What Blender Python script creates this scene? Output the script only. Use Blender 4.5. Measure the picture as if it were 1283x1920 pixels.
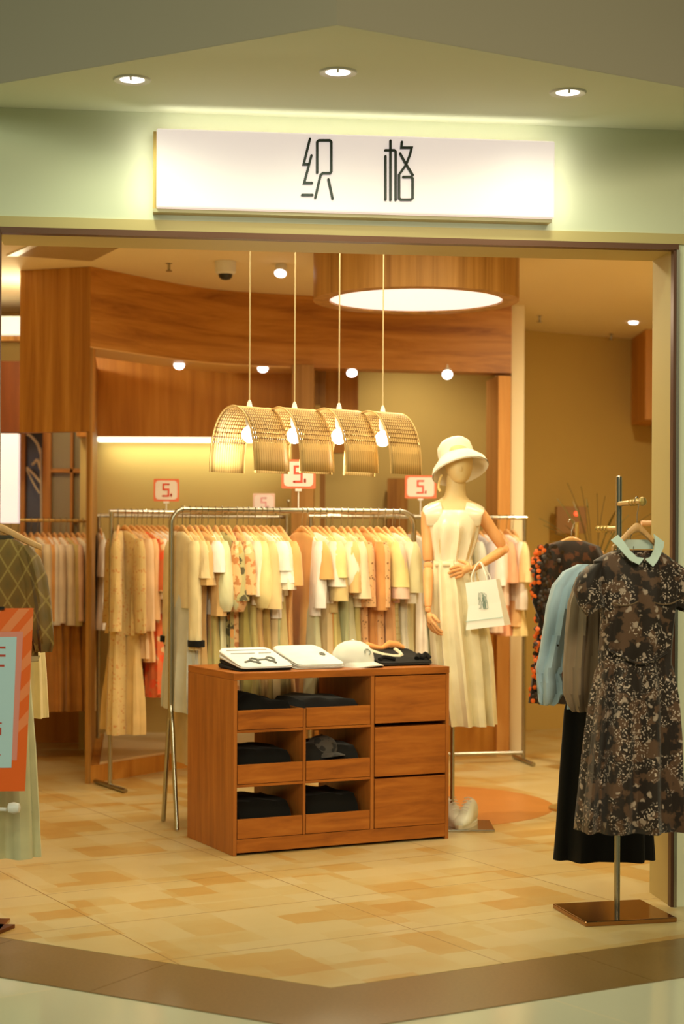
import bpy, bmesh, math, random
from mathutils import Vector, Matrix
PI = math.pi
for o in list(bpy.data.objects): bpy.data.objects.remove(o)
scn = bpy.context.scene
C = scn.collection
F = 3250.0; CX = 641.5; HY = 1013.0; CH = 1.4; RHO = 0.005

# ------------------------------------------------------------------ camera, world, exposure
cam = bpy.data.cameras.new('camera'); co = bpy.data.objects.new('camera', cam); C.objects.link(co)
cam.sensor_fit = 'VERTICAL'; cam.sensor_height = 36; cam.sensor_width = 24
cam.lens = F / 1920 * 36; cam.shift_y = (HY - 960) / 1920
cam.clip_start = 0.1; cam.clip_end = 100
co.matrix_world = Matrix.Translation((0, 0, CH)) @ Matrix.Rotation(PI/2, 4, 'X') @ Matrix.Rotation(RHO, 4, 'Z')
cam.dof.use_dof = True; cam.dof.focus_distance = 6.9; cam.dof.aperture_fstop = 2.6
scn.camera = co
scn.view_settings.view_transform = 'Standard'; scn.view_settings.look = 'None'
scn.view_settings.gamma = 1; scn.view_settings.use_curve_mapping = False
scn.view_settings.exposure = -0.20
w = bpy.data.worlds.new('world'); scn.world = w; w.use_nodes = True
w.node_tree.nodes['Background'].inputs[0].default_value = (.76, .80, .48, 1)
w.node_tree.nodes['Background'].inputs[1].default_value = 0.13
WARM = (1.0, .74, .40)
SHOP = (1.0, .86, .55)

def light(name, kind, loc, energy, color=WARM, size=.06, target=None, angle=100, blend=.6, shape=None, sy=None):
    l = bpy.data.lights.new(name, kind); l.energy = energy; l.color = color
    o = bpy.data.objects.new(name, l); C.objects.link(o); o.location = loc
    if kind == 'SPOT': l.spot_size = math.radians(angle); l.spot_blend = blend; l.shadow_soft_size = size
    elif kind == 'POINT': l.shadow_soft_size = size
    elif kind == 'AREA':
        l.size = size
        if shape: l.shape = shape
        if sy: l.shape = 'RECTANGLE'; l.size_y = sy
    if target is not None:
        d = Vector(target) - Vector(loc); o.rotation_euler = d.to_track_quat('-Z', 'Y').to_euler()
    return o
# area fills added behind and above the camera: warm for the dress, cool left
light('mall_fill', 'AREA', (2.2, -1.5, 4.6), 30, (1, .86, .56), 2.0, (1.0, 6.2, .9)).data.spread = math.radians(50)
light('mall_fill', 'AREA', (-3.0, -1.0, 4.6), 22, (.84, .92, .68), 2.0, (-1.5, 6.2, 1.3)).data.spread = math.radians(62)
# spots without fixtures, added at the ceiling to light the shop (ceiling z 2.957)
for (x, y, e) in [(-.75, 7.5, 18), (.15, 7.3, 20), (1.0, 7.6, 20), (-.85, 8.9, 24), (1.35, 8.9, 20), (-.25, 7.9, 12), (1.15, 9.7, 22)]:
    light('shop_fill_spot', 'SPOT', (x, y, 2.93), e, SHOP, .07, (x, y, 0), 125, .9)

light('ceiling_fill', 'AREA', (-.6, 7.7, 2.94), 21, SHOP, 1.2, (-.6, 7.7, 0), sy=.3)  # area fills added out of sight behind the header to lift the interior
light('ceiling_fill', 'AREA', (.8, 7.8, 2.94), 21, SHOP, 1.2, (.8, 7.8, 0), sy=.3)
light('left_room_fill', 'POINT', (-1.93, 10.4, 2.6), 20, SHOP, .05)  # point fill added behind the timber panel to brighten the left room
light('right_room_fill', 'SPOT', (2.05, 9.6, 2.9), 190, SHOP, .06, (2.05, 11.0, 0), 150, .9)  # spot fill added out of view to brighten the right rear wall
# ------------------------------------------------------------------ projection helpers (measured places in the photo -> points at their own depth)
def at(px, py, Y):
    dx = px - CX; dy = HY - py
    return Vector(((dx - dy*RHO)*Y/F, Y, CH + (dy + dx*RHO)*Y/F))
def zpl(px, py, z=0.0):
    dx = px - CX; dy = HY - py; v = dy + dx*RHO
    return at(px, py, (z - CH)*F/v)
def XY(x, y, z=0): return Vector((x, y, z))

# ------------------------------------------------------------------ materials
def s2l(c): return tuple(((v/255)/12.92 if v/255 <= .04045 else ((v/255 + .055)/1.055)**2.4) for v in c) + (1,)
MC = {}
def mat(name, col, rough=.6, metal=0, spec=.5, emit=None, estr=0, sheen=0, alpha=1, noise=.0, nscale=8, trans=0):
    if name in MC: return MC[name]
    m = bpy.data.materials.new(name); m.use_nodes = True; MC[name] = m
    nt = m.node_tree; b = nt.nodes['Principled BSDF']
    b.inputs['Base Color'].default_value = s2l(col); b.inputs['Roughness'].default_value = rough
    b.inputs['Metallic'].default_value = metal; b.inputs['Specular IOR Level'].default_value = spec
    b.inputs['Sheen Weight'].default_value = sheen
    b.inputs['Transmission Weight'].default_value = trans
    b.inputs['Alpha'].default_value = alpha
    if emit: b.inputs['Emission Color'].default_value = s2l(emit); b.inputs['Emission Strength'].default_value = estr
    if noise:
        tc = nt.nodes.new('ShaderNodeTexCoord'); n = nt.nodes.new('ShaderNodeTexNoise'); n.inputs['Scale'].default_value = nscale
        nt.links.new(tc.outputs['Object'], n.inputs['Vector'])
        hs = nt.nodes.new('ShaderNodeMix'); hs.data_type = 'RGBA'; hs.blend_type = 'MIX'
        a = s2l(col); hs.inputs[6].default_value = tuple(v*(1-noise) for v in a[:3]) + (1,); hs.inputs[7].default_value = tuple(min(1, v*(1+noise)) for v in a[:3]) + (1,)
        nt.links.new(n.outputs['Fac'], hs.inputs[0]); nt.links.new(hs.outputs[2], b.inputs['Base Color'])
    return m
def ramp(nt, fac, stops):
    r = nt.nodes.new('ShaderNodeValToRGB'); nt.links.new(fac, r.inputs[0])
    e = r.color_ramp.elements
    while len(e) > 1: e.remove(e[-1])
    e[0].position = stops[0][0]; e[0].color = stops[0][1] if len(stops[0][1]) == 4 else s2l(stops[0][1])
    for (p, c) in stops[1:]: q = e.new(p); q.color = c if len(c) == 4 else s2l(c)
    return r.outputs[0]
def wood(name, dark, mid, lite, scale=(14, 14, 1.2), rough=.45, rot=(0, 0, 0), bump=.02):
    if name in MC: return MC[name]
    m = bpy.data.materials.new(name); m.use_nodes = True; MC[name] = m
    nt = m.node_tree; b = nt.nodes['Principled BSDF']; b.inputs['Roughness'].default_value = rough
    b.inputs['Specular IOR Level'].default_value = .3
    tc = nt.nodes.new('ShaderNodeTexCoord'); mp = nt.nodes.new('ShaderNodeMapping')
    mp.inputs['Scale'].default_value = scale; mp.inputs['Rotation'].default_value = rot
    nt.links.new(tc.outputs['Object'], mp.inputs['Vector'])
    n = nt.nodes.new('ShaderNodeTexNoise'); n.inputs['Scale'].default_value = 1.0; n.inputs['Detail'].default_value = 7; n.inputs['Roughness'].default_value = .62; n.inputs['Distortion'].default_value = .5
    nt.links.new(mp.outputs[0], n.inputs['Vector'])
    nt.links.new(ramp(nt, n.outputs['Fac'], [(.28, dark), (.52, mid), (.74, lite)]), b.inputs['Base Color'])
    return m
PAT = {}
def fabric(col, kind='plain', c2=None, c3=None, rough=.85, sheen=.2, scale=60):
    key = 'fabric_%s_%d_%d_%d' % ((kind,) + tuple(col))
    if c2: key += '_%d' % c2[0]
    if key in MC: return MC[key]
    m = bpy.data.materials.new(key); m.use_nodes = True; MC[key] = m
    nt = m.node_tree; b = nt.nodes['Principled BSDF']; b.inputs['Roughness'].default_value = rough
    b.inputs['Sheen Weight'].default_value = sheen; b.inputs['Specular IOR Level'].default_value = .25
    tc = nt.nodes.new('ShaderNodeTexCoord')
    L = nt.links.new
    base = s2l(col)
    n = nt.nodes.new('ShaderNodeTexNoise'); n.inputs['Scale'].default_value = 9; L(tc.outputs['Object'], n.inputs['Vector'])
    var = ramp(nt, n.outputs['Fac'], [(.3, tuple(v*.88 for v in base[:3]) + (1,)), (.7, tuple(min(1, v*1.07) for v in base[:3]) + (1,))])
    out = var
    def mix(fac, a, bb):
        x = nt.nodes.new('ShaderNodeMix'); x.data_type = 'RGBA'; L(fac, x.inputs[0])
        L(a, x.inputs[6])
        if isinstance(bb, tuple): x.inputs[7].default_value = bb
        else: L(bb, x.inputs[7])
        return x.outputs[2]
    if kind in ('floral', 'dots', 'leafy'):
        v = nt.nodes.new('ShaderNodeTexVoronoi'); v.inputs['Scale'].default_value = {'floral': 26, 'dots': 42, 'leafy': 18}[kind]
        nn = nt.nodes.new('ShaderNodeTexNoise'); nn.inputs['Scale'].default_value = 30
        L(tc.outputs['Object'], nn.inputs['Vector'])
        ad = nt.nodes.new('ShaderNodeVectorMath'); ad.operation = 'MULTIPLY_ADD'; ad.inputs[1].default_value = (.05, .05, .05)
        L(nn.outputs['Color'], ad.inputs[0]); L(tc.outputs['Object'], ad.inputs[2]); L(ad.outputs[0], v.inputs['Vector'])
        f = ramp(nt, v.outputs['Distance'], [(.22 if kind == 'dots' else .36, (1, 1, 1, 1)), (.30 if kind == 'dots' else .44, (0, 0, 0, 1))])
        out = mix(f, var, s2l(c2))
        if c3:
            v2 = nt.nodes.new('ShaderNodeTexVoronoi'); v2.inputs['Scale'].default_value = 13
            L(ad.outputs[0], v2.inputs['Vector'])
            f2 = ramp(nt, v2.outputs['Distance'], [(.25, (1, 1, 1, 1)), (.32, (0, 0, 0, 1))])
            out = mix(f2, out, s2l(c3))
    if kind == 'argyle':
        sp = nt.nodes.new('ShaderNodeSeparateXYZ'); L(tc.outputs['Object'], sp.inputs[0])
        def diag(sgn):
            a = nt.nodes.new('ShaderNodeMath'); a.operation = 'MULTIPLY_ADD'; a.inputs[1].default_value = sgn*1.7; L(sp.outputs['X'], a.inputs[0]); L(sp.outputs['Z'], a.inputs[2])
            p = nt.nodes.new('ShaderNodeMath'); p.operation = 'PINGPONG'; p.inputs[1].default_value = .055; L(a.outputs[0], p.inputs[0])
            return p.outputs[0]
        d1, d2 = diag(1), diag(-1)
        mn = nt.nodes.new('ShaderNodeMath'); mn.operation = 'MINIMUM'; L(d1, mn.inputs[0]); L(d2, mn.inputs[1])
        mx = nt.nodes.new('ShaderNodeMath'); mx.operation = 'MULTIPLY'; L(d1, mx.inputs[0]); L(d2, mx.inputs[1])
        fd = ramp(nt, mx.outputs[0], [(.0012, (0, 0, 0, 1)), (.0016, (1, 1, 1, 1))])
        out = mix(fd, var, s2l(c3))
        fl = ramp(nt, mn.outputs[0], [(.004, (1, 1, 1, 1)), (.007, (0, 0, 0, 1))])
        out = mix(fl, out, s2l(c2))
    if kind == 'grand':     # dark floral with clusters of pale blossoms and brown leaves
        nn = nt.nodes.new('ShaderNodeTexNoise'); nn.inputs['Scale'].default_value = 30; L(tc.outputs['Object'], nn.inputs['Vector'])
        ad = nt.nodes.new('ShaderNodeVectorMath'); ad.operation = 'MULTIPLY_ADD'; ad.inputs[1].default_value = (.045, .045, .045)
        L(nn.outputs['Color'], ad.inputs[0]); L(tc.outputs['Object'], ad.inputs[2])
        big = nt.nodes.new('ShaderNodeTexNoise'); big.inputs['Scale'].default_value = 19; big.inputs['Detail'].default_value = 3; L(ad.outputs[0], big.inputs['Vector'])
        f1 = ramp(nt, big.outputs['Fac'], [(.50, (0, 0, 0, 1)), (.56, (1, 1, 1, 1))])
        out = mix(f1, var, s2l(c2))
        vo = nt.nodes.new('ShaderNodeTexVoronoi'); vo.inputs['Scale'].default_value = 105; L(ad.outputs[0], vo.inputs['Vector'])
        f3 = ramp(nt, vo.outputs['Distance'], [(.28, (1, 1, 1, 1)), (.38, (0, 0, 0, 1))])
        msk = nt.nodes.new('ShaderNodeTexNoise'); msk.inputs['Scale'].default_value = 9.5; msk.inputs['Detail'].default_value = 1; L(tc.outputs['Object'], msk.inputs['Vector'])
        f4 = ramp(nt, msk.outputs['Fac'], [(.46, (0, 0, 0, 1)), (.53, (1, 1, 1, 1))])
        mu = nt.nodes.new('ShaderNodeMath'); mu.operation = 'MULTIPLY'; L(f3, mu.inputs[0]); L(f4, mu.inputs[1])
        out = mix(mu.outputs[0], out, s2l(c3))
        v2 = nt.nodes.new('ShaderNodeTexVoronoi'); v2.inputs['Scale'].default_value = 22; L(ad.outputs[0], v2.inputs['Vector'])
        f5 = ramp(nt, v2.outputs['Distance'], [(.17, (1, 1, 1, 1)), (.24, (0, 0, 0, 1))])
        out = mix(f5, out, s2l((176, 154, 136)))
    if kind == 'plaid':
        wv = nt.nodes.new('ShaderNodeTexWave'); wv.bands_direction = 'Z'; wv.inputs['Scale'].default_value = 10; L(tc.outputs['Object'], wv.inputs['Vector'])
        out = mix(ramp(nt, wv.outputs['Fac'], [(.8, (0, 0, 0, 1)), (.95, (1, 1, 1, 1))]), out, s2l(c2))
    L(out, b.inputs['Base Color'])
    # light passes a little through thin cloth
    return m

# ------------------------------------------------------------------ mesh helpers
def finish(name, bm, m, parent=None, smooth=True, bevel=0, sub=0, auto=40, solid=0, recalc=True):
    if recalc: bmesh.ops.recalc_face_normals(bm, faces=bm.faces)
    me = bpy.data.meshes.new(name); bm.to_mesh(me); bm.free()
    for p in me.polygons: p.use_smooth = smooth
    if isinstance(m, (list, tuple)):
        for x in m: me.materials.append(x)
    else: me.materials.append(m)
    o = bpy.data.objects.new(name, me); C.objects.link(o)
    if parent: o.parent = parent
    if solid:
        s = o.modifiers.new('solid', 'SOLIDIFY'); s.thickness = solid; s.offset = 0
    if bevel:
        bv = o.modifiers.new('bevel', 'BEVEL'); bv.width = bevel; bv.segments = 2; bv.limit_method = 'ANGLE'
    if sub:
        s = o.modifiers.new('sub', 'SUBSURF'); s.levels = sub; s.render_levels = sub
    if smooth and auto and not sub:
        try: me.set_sharp_from_angle(angle=math.radians(auto))
        except Exception: pass
    return o
def tag(o, label=None, cat=None, group=None, kind=None):
    if label: o['label'] = label
    if cat: o['category'] = cat
    if group: o['group'] = group
    if kind: o['kind'] = kind
    return o
def empty(name, loc, label, cat, group=None, rz=0):
    o = bpy.data.objects.new(name, None); C.objects.link(o); o.location = loc; o.rotation_euler.z = rz
    o.empty_display_size = .05
    return tag(o, label, cat, group)
def B(): return bmesh.new()
def box(bm, a, b, M=None):
    v = [Vector((x, y, z)) for x in (a[0], b[0]) for y in (a[1], b[1]) for z in (a[2], b[2])]
    if M: v = [M @ p for p in v]
    v = [bm.verts.new(p) for p in v]
    for f in ((0, 1, 3, 2), (4, 6, 7, 5), (0, 4, 5, 1), (2, 3, 7, 6), (0, 2, 6, 4), (1, 5, 7, 3)): bm.faces.new([v[i] for i in f])
def prism(bm, poly, z0, z1):      # plan polygon
    a = [bm.verts.new((p[0], p[1], z0)) for p in poly]; b = [bm.verts.new((p[0], p[1], z1)) for p in poly]
    n = len(poly); bm.faces.new(a[::-1]); bm.faces.new(b)
    for i in range(n): bm.faces.new((a[i], a[(i+1) % n], b[(i+1) % n], b[i]))
def extrude_poly(bm, pts, off):   # any planar polygon pushed along a vector
    a = [bm.verts.new(p) for p in pts]; b = [bm.verts.new(Vector(p) + off) for p in pts]
    n = len(pts); bm.faces.new(a[::-1]); bm.faces.new(b)
    for i in range(n): bm.faces.new((a[i], a[(i+1) % n], b[(i+1) % n], b[i]))
def loft(bm, rings, cap0=True, cap1=True, closed=True, uv=False):
    R = [[bm.verts.new(p) for p in r] for r in rings]; n = len(rings[0])
    for i in range(len(R)-1):
        for j in range(n if closed else n-1):
            bm.faces.new((R[i][j], R[i][(j+1) % n], R[i+1][(j+1) % n], R[i+1][j]))
    if closed and cap0: bm.faces.new(R[0][::-1])
    if closed and cap1: bm.faces.new(R[-1])
    return R
def frame(d):
    d = d.normalized(); up = Vector((0, 0, 1)) if abs(d.z) < .9 else Vector((1, 0, 0))
    a = d.cross(up).normalized(); return a, a.cross(d).normalized()
def tube(bm, path, r, n=10, caps=True):
    path = [Vector(p) for p in path]
    rr = r if isinstance(r, (list, tuple)) else [r]*len(path)
    rings = []; a = None
    for i, p in enumerate(path):
        d = (path[min(i+1, len(path)-1)] - path[max(i-1, 0)]).normalized()
        if a is None: a, b = frame(d)
        else:
            a = (a - d*a.dot(d)).normalized(); b = a.cross(d).normalized()
        rings.append([p + (a*math.cos(t) + b*math.sin(t))*rr[i] for t in [2*PI*k/n for k in range(n)]])
    loft(bm, rings, caps, caps)
def lathe(bm, prof, n=28, M=None, cap0=True, cap1=True):
    rings = []
    for (r, z) in prof:
        ring = [Vector((r*math.cos(2*PI*k/n), r*math.sin(2*PI*k/n), z)) for k in range(n)]
        if M: ring = [M @ p for p in ring]
        rings.append(ring)
    loft(bm, rings, cap0, cap1)
def smooth_path(pts, k=6):
    pts = [Vector(p) for p in pts]; out = []
    for i in range(len(pts)-1):
        p0 = pts[max(i-1, 0)]; p1 = pts[i]; p2 = pts[i+1]; p3 = pts[min(i+2, len(pts)-1)]
        for j in range(k):
            t = j/k
            out.append(.5*((2*p1) + (-p0+p2)*t + (2*p0-5*p1+4*p2-p3)*t*t + (-p0+3*p1-3*p2+p3)*t**3))
    out.append(pts[-1]); return out
def struct(name, bm, m, smooth=False, bevel=0):
    return tag(finish(name, bm, m, None, smooth, bevel), kind='structure')

# ------------------------------------------------------------------ palette
M_wallout = mat('painted_facade', (222, 226, 196), .75, noise=.03, nscale=2)
M_soff = mat('painted_soffit', (226, 230, 206), .8)
M_fascia = mat('painted_fascia', (182, 172, 150), .8)
M_khaki = mat('khaki_trim', (200, 180, 120), .6)
M_darkmetal = mat('bronze_channel', (92, 62, 44), .4, .6)
M_steel = mat('steel', (176, 172, 158), .25, 1)
M_chrome = mat('chrome', (205, 202, 190), .18, 1)
M_brass = mat('brushed_gold', (205, 175, 105), .35, .8)
M_cream = mat('cream_wall', (208, 180, 112), .85, noise=.03, nscale=3)
M_khwall = mat('khaki_wall', (204, 172, 96), .85, noise=.03, nscale=2)
M_ceil = mat('shop_ceiling', (246, 230, 192), .9)
M_woodV = wood('oak_panel_vertical', (146, 90, 36), (182, 126, 56), (206, 152, 78), (18, 18, .7))
M_woodH = wood('oak_panel_horizontal', (146, 88, 36), (194, 132, 60), (214, 154, 80), (1.3, 1.3, 15))
M_woodR = wood('walnut_panel', (178, 114, 46), (204, 140, 58), (218, 156, 72), (12, 12, .8))
M_drumw = wood('drum_oak', (136, 92, 40), (178, 130, 66), (200, 152, 86), (16, 16, .4))
M_chest = wood('chest_wood', (136, 74, 28), (170, 98, 36), (188, 116, 48), (3, 3, 26), .35)
M_chestV = wood('chest_side_wood', (146, 84, 34), (174, 104, 44), (190, 120, 54), (22, 22, 1.6), .35)
M_chestIn = wood('chest_inner_wood', (130, 82, 36), (158, 102, 46), (176, 116, 56), (18, 18, 2), .5)
M_hang = wood('hanger_wood', (205, 150, 90), (225, 172, 110), (235, 185, 125), (30, 30, 6), .4)
M_armw = wood('arm_wood', (225, 160, 100), (235, 172, 112), (240, 182, 125), (20, 20, 2), .4)
M_black = fabric((16, 14, 11), sheen=.05); M_white = mat('white_plastic', (235, 232, 226), .4)
M_dark = mat('dark_plastic', (38, 34, 30), .3)
M_emit = mat('lamp_glow', (255, 250, 245), .4, emit=(255, 246, 240), estr=6)
M_bulb = mat('bulb_glow', (255, 250, 245), .4, emit=(255, 246, 236), estr=3)
M_signface = mat('sign_acrylic', (245, 238, 232), .35, emit=(250, 232, 226), estr=.70)
M_glyph = mat('sign_letter', (40, 62, 58), .4)

# ------------------------------------------------------------------ facade frame
Lf = at(2, 435, 6.35); Rf = at(1266, 462, 6.65)
L2 = Vector((Lf.x, Lf.y, 0)); R2 = Vector((Rf.x, Rf.y, 0))
ed = (R2 - L2).normalized(); FW = (R2 - L2).length; en = Vector((ed.y, -ed.x, 0))   # en towards the camera
OH = 2.533
def fp(s, d, z): return L2 + ed*s + en*d + Vector((0, 0, z))
def fpx(px, py, d=0):
    P = L2 + en*d; ray = at(px, py, 1.0) - Vector((0, 0, CH))
    t = (P - Vector((0, 0, CH))).dot(en)/ray.dot(en); q = Vector((0, 0, CH)) + ray*t
    return (q - L2).dot(ed), q.z
FM = Matrix.Translation(L2) @ Matrix(((ed.x, -en.x, 0, 0), (ed.y, -en.y, 0, 0), (0, 0, 1, 0), (0, 0, 0, 1)))  # local x along facade, y into the shop
SZ = 2.98
bm = B(); box(bm, (-1.3, 0, OH), (FW+1.3, .27, SZ+.03), FM)
box(bm, (FW+.012, 0, 0), (FW+1.3, .27, OH), FM)
bm2 = B()
poly = [FM @ Vector(p) for p in ((-.012, 0, 0), (-1.3, 0, 0), (-1.3, .27, 0), (-.16, .27, 0))]
prism(bm, poly, 0, OH)
struct('wall_front', bm, M_wallout)
bm = B(); box(bm, (-.02, -.008, OH+.008), (FW+.05, .0, OH+.048), FM); struct('trim_1', bm, M_khaki)
bm = B(); box(bm, (-.012, -.012, OH-.014), (FW+.012, .03, OH+.008), FM); box(bm, (-.012, -.012, 0), (0.0, .03, OH), FM); box(bm, (FW-.006, -.006, 0), (FW+.004, .03, OH), FM)
struct('trim_2', bm, M_darkmetal)
bm = B(); box(bm, (FW+.004, -.012, 0), (FW+.016, .03, OH-.014), FM); struct('trim_3', bm, M_steel)
bm = B(); box(bm, (FW-.004, .03, 0), (FW+.012, .275, OH-.001), FM); box(bm, (-.01, .03, OH-.012), (FW, .275, OH+.0), FM); struct('trim_4', bm, M_khaki)

# soffit and fascia (obtuse corner)
K = zpl(632, 47, SZ); K.z = 0
dl = Vector((-.866, .52, 0)).normalized(); dr = Vector((.866, .51, 0)).normalized()
bm = B(); prism(bm, [K + dl*1.9 + Vector((0,.002,0)), K + Vector((0,.002,0)), K + dr*2.5 + Vector((0,.002,0)), FM @ Vector((FW+1.29, .2, 0)), FM @ Vector((-.6, .2, 0))], SZ, SZ+.05); struct('ceiling', bm, M_soff)
bm = B(); prism(bm, [K, K+dl*2.7, K+dl*2.7+Vector((.1, .17, 0)), K+Vector((0, .24, 0))], SZ+.001, 4.2)
struct('wall_left', bm, M_fascia)
bm = B(); prism(bm, [K, K+Vector((0, .24, 0)), K+dr*2.7+Vector((-.1, .17, 0)), K+dr*2.7], SZ+.001, 4.2)
struct('wall_right', bm, M_fascia)
# soffit downlights
for i, (px, py) in enumerate([(248, 149), (634, 135), (1065, 173)]):
    p = zpl(px, py, SZ)
    nm = ['leftmost of the three round downlights in the soffit above the sign', 'middle round downlight in the soffit, above the sign centre', 'rightmost of the three round downlights in the soffit above the sign'][i]
    e = empty('recessed_downlight', p, nm, 'ceiling light', 'downlights in the soffit over the shop front')
    bm = B(); lathe(bm, [(.040, .0), (.046, -.004), (.062, -.006), (.066, -.001), (.066, .004), (.040, .004)], 32, None, False, False); finish('trim_ring', bm, M_white, e)
    bm = B(); lathe(bm, [(.041, -.002), (.041, .004)], 28); finish('lamp_lens', bm, M_emit, e)
    bm = B(); box(bm, (-.004, -.045, -.012), (.004, -.03, -.001)); finish('clip', bm, M_white, e)
    light('soffit_light', 'SPOT', p + Vector((0, 0, -.02)), 20, (.92, 1, .70), .05, (p.x, p.y + .35, 0), 150, 1)
# slightly lit soffit: brightened by the sign edge lights
# ------------------------------------------------------------------ sign
s0, zt = fpx(294, 240, .09); s1, _ = fpx(1041, 258, .09); _, zb = fpx(292, 388, .09)
sg = empty('shop_sign', fp((s0+s1)/2, .0, zb-.02), 'long white backlit shop sign with two dark characters above the entrance', 'sign')
sg.rotation_euler.z = math.atan2(ed.y, ed.x)
bpy.context.view_layer.update()
SI = sg.matrix_world.inverted()
def sbox(name, sA, sB, dA, dB, zA, zB, m, bevel=0):
    bm = B(); box(bm, (sA, -dA, zA), (sB, -dB, zB), SI @ FM); return finish(name, bm, m, sg, False, bevel)
face_ = sbox('face_panel', s0, s1, .055, .09, zb, zt, M_signface, .006)
sbox('back_box', s0-.012, s1-.006, .0, .054, zb-.012, zt-.004, M_brass)
sbox('bottom_rail', s0-.012, s1-.006, .054, .07, zb-.014, zb-.002, mat('sign_rail', (205, 195, 150), .4))
def stroke(bm, pts, hw, d0, d1, conv):
    # flat rounded stroke following a polyline; pts in photo px, conv -> (s, z)
    P = [Vector(conv(*p)) for p in pts]
    n = len(P); left = []; right = []
    for i in range(n):
        if i == 0: t = (P[1]-P[0]).normalized(); nrm = Vector((-t.y, t.x)); k = 1
        elif i == n-1: t = (P[-1]-P[-2]).normalized(); nrm = Vector((-t.y, t.x)); k = 1
        else:
            t1 = (P[i]-P[i-1]).normalized(); t2 = (P[i+1]-P[i]).normalized(); t = (t1+t2).normalized(); nrm = Vector((-t.y, t.x)); k = 1/max(.35, nrm.dot(Vector((-t1.y, t1.x))))
        left.append(P[i]+nrm*hw*k); right.append(P[i]-nrm*hw*k)
    return left, right
def strokes_obj(name, polys, hw, d0, d1, conv, m, parent, T):
    bm = B()
    for pl in polys:
        l, r = stroke(bm, pl, hw, d0, d1, conv)
        for i in range(len(l)-1):
            q = [l[i], r[i], r[i+1], l[i+1]]
            pts = [T @ Vector((p.x, -d0, p.y)) for p in q]; off = (T.to_3x3() @ Vector((0, -(d1-d0), 0)))
            extrude_poly(bm, pts, off)
        for e in (pl[0], pl[-1]):
            c = Vector(conv(*e)); pts = [T @ Vector((c.x+hw*math.cos(a*PI/5), -d0, c.y+hw*math.sin(a*PI/5))) for a in range(10)]
            extrude_poly(bm, pts, T.to_3x3() @ Vector((0, -(d1-d0), 0)))
    return finish(name, bm, m, parent, False)
def conv(u, v): return fpx(550+u/5.132, 245+v/5.132, .095)
T = SI @ FM
zhi = [[(160, 80), (100, 325), (148, 325)], [(175, 240), (105, 505), (180, 505)], [(85, 620), (185, 620)],
       [(230, 405), (230, 110), (245, 95), (352, 95), (366, 110), (366, 395), (354, 410), (285, 410), (264, 428), (250, 480), (213, 645)], [(338, 470), (378, 655)]]
ge = [[(887, 248), (887, 665)], [(935, 98), (935, 668)], [(885, 190), (972, 190), (985, 203), (985, 668)],
      [(1045, 110), (1040, 165), (1140, 165), (1122, 235), (1085, 330), (1018, 425), (1018, 650), (1034, 665), (1132, 665), (1148, 650), (1148, 460), (1132, 447), (1058, 447)], [(1028, 222), (1085, 325), (1150, 430)]]
strokes_obj('lettering', zhi, .0046, .09, .1, conv, M_glyph, face_, T)
strokes_obj('lettering', ge, .0046, .09, .1, conv, M_glyph, face_, T)
# light the sign box throws on the wall around it
def edge_light(a, b, outward, e):
    c = (a+b)/2; ln = (b-a).length; d = (outward*1.0 - en*.9).normalized()
    l = bpy.data.lights.new('sign_edge_light', 'AREA'); l.shape = 'RECTANGLE'; l.size = ln; l.size_y = .02; l.energy = e; l.color = (1, .96, .80)
    o = bpy.data.objects.new('sign_edge_light', l); C.objects.link(o)
    x = (b-a).normalized(); zz = -d; zz = (zz - x*zz.dot(x)).normalized(); y = zz.cross(x)
    o.matrix_world = Matrix.Translation(c) @ Matrix((x, y, zz)).transposed().to_4x4()
up = Vector((0, 0, 1))
edge_light(fp(s0, .075, zt+.012), fp(s1, .075, zt+.012), up, .75)
edge_light(fp(s0, .075, zb-.026), fp(s1, .075, zb-.026), -up, .35)
edge_light(fp(s0-.028, .075, zb), fp(s0-.028, .075, zt), -ed, .2)
edge_light(fp(s1+.014, .075, zb), fp(s1+.014, .075, zt), ed, .2)

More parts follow.
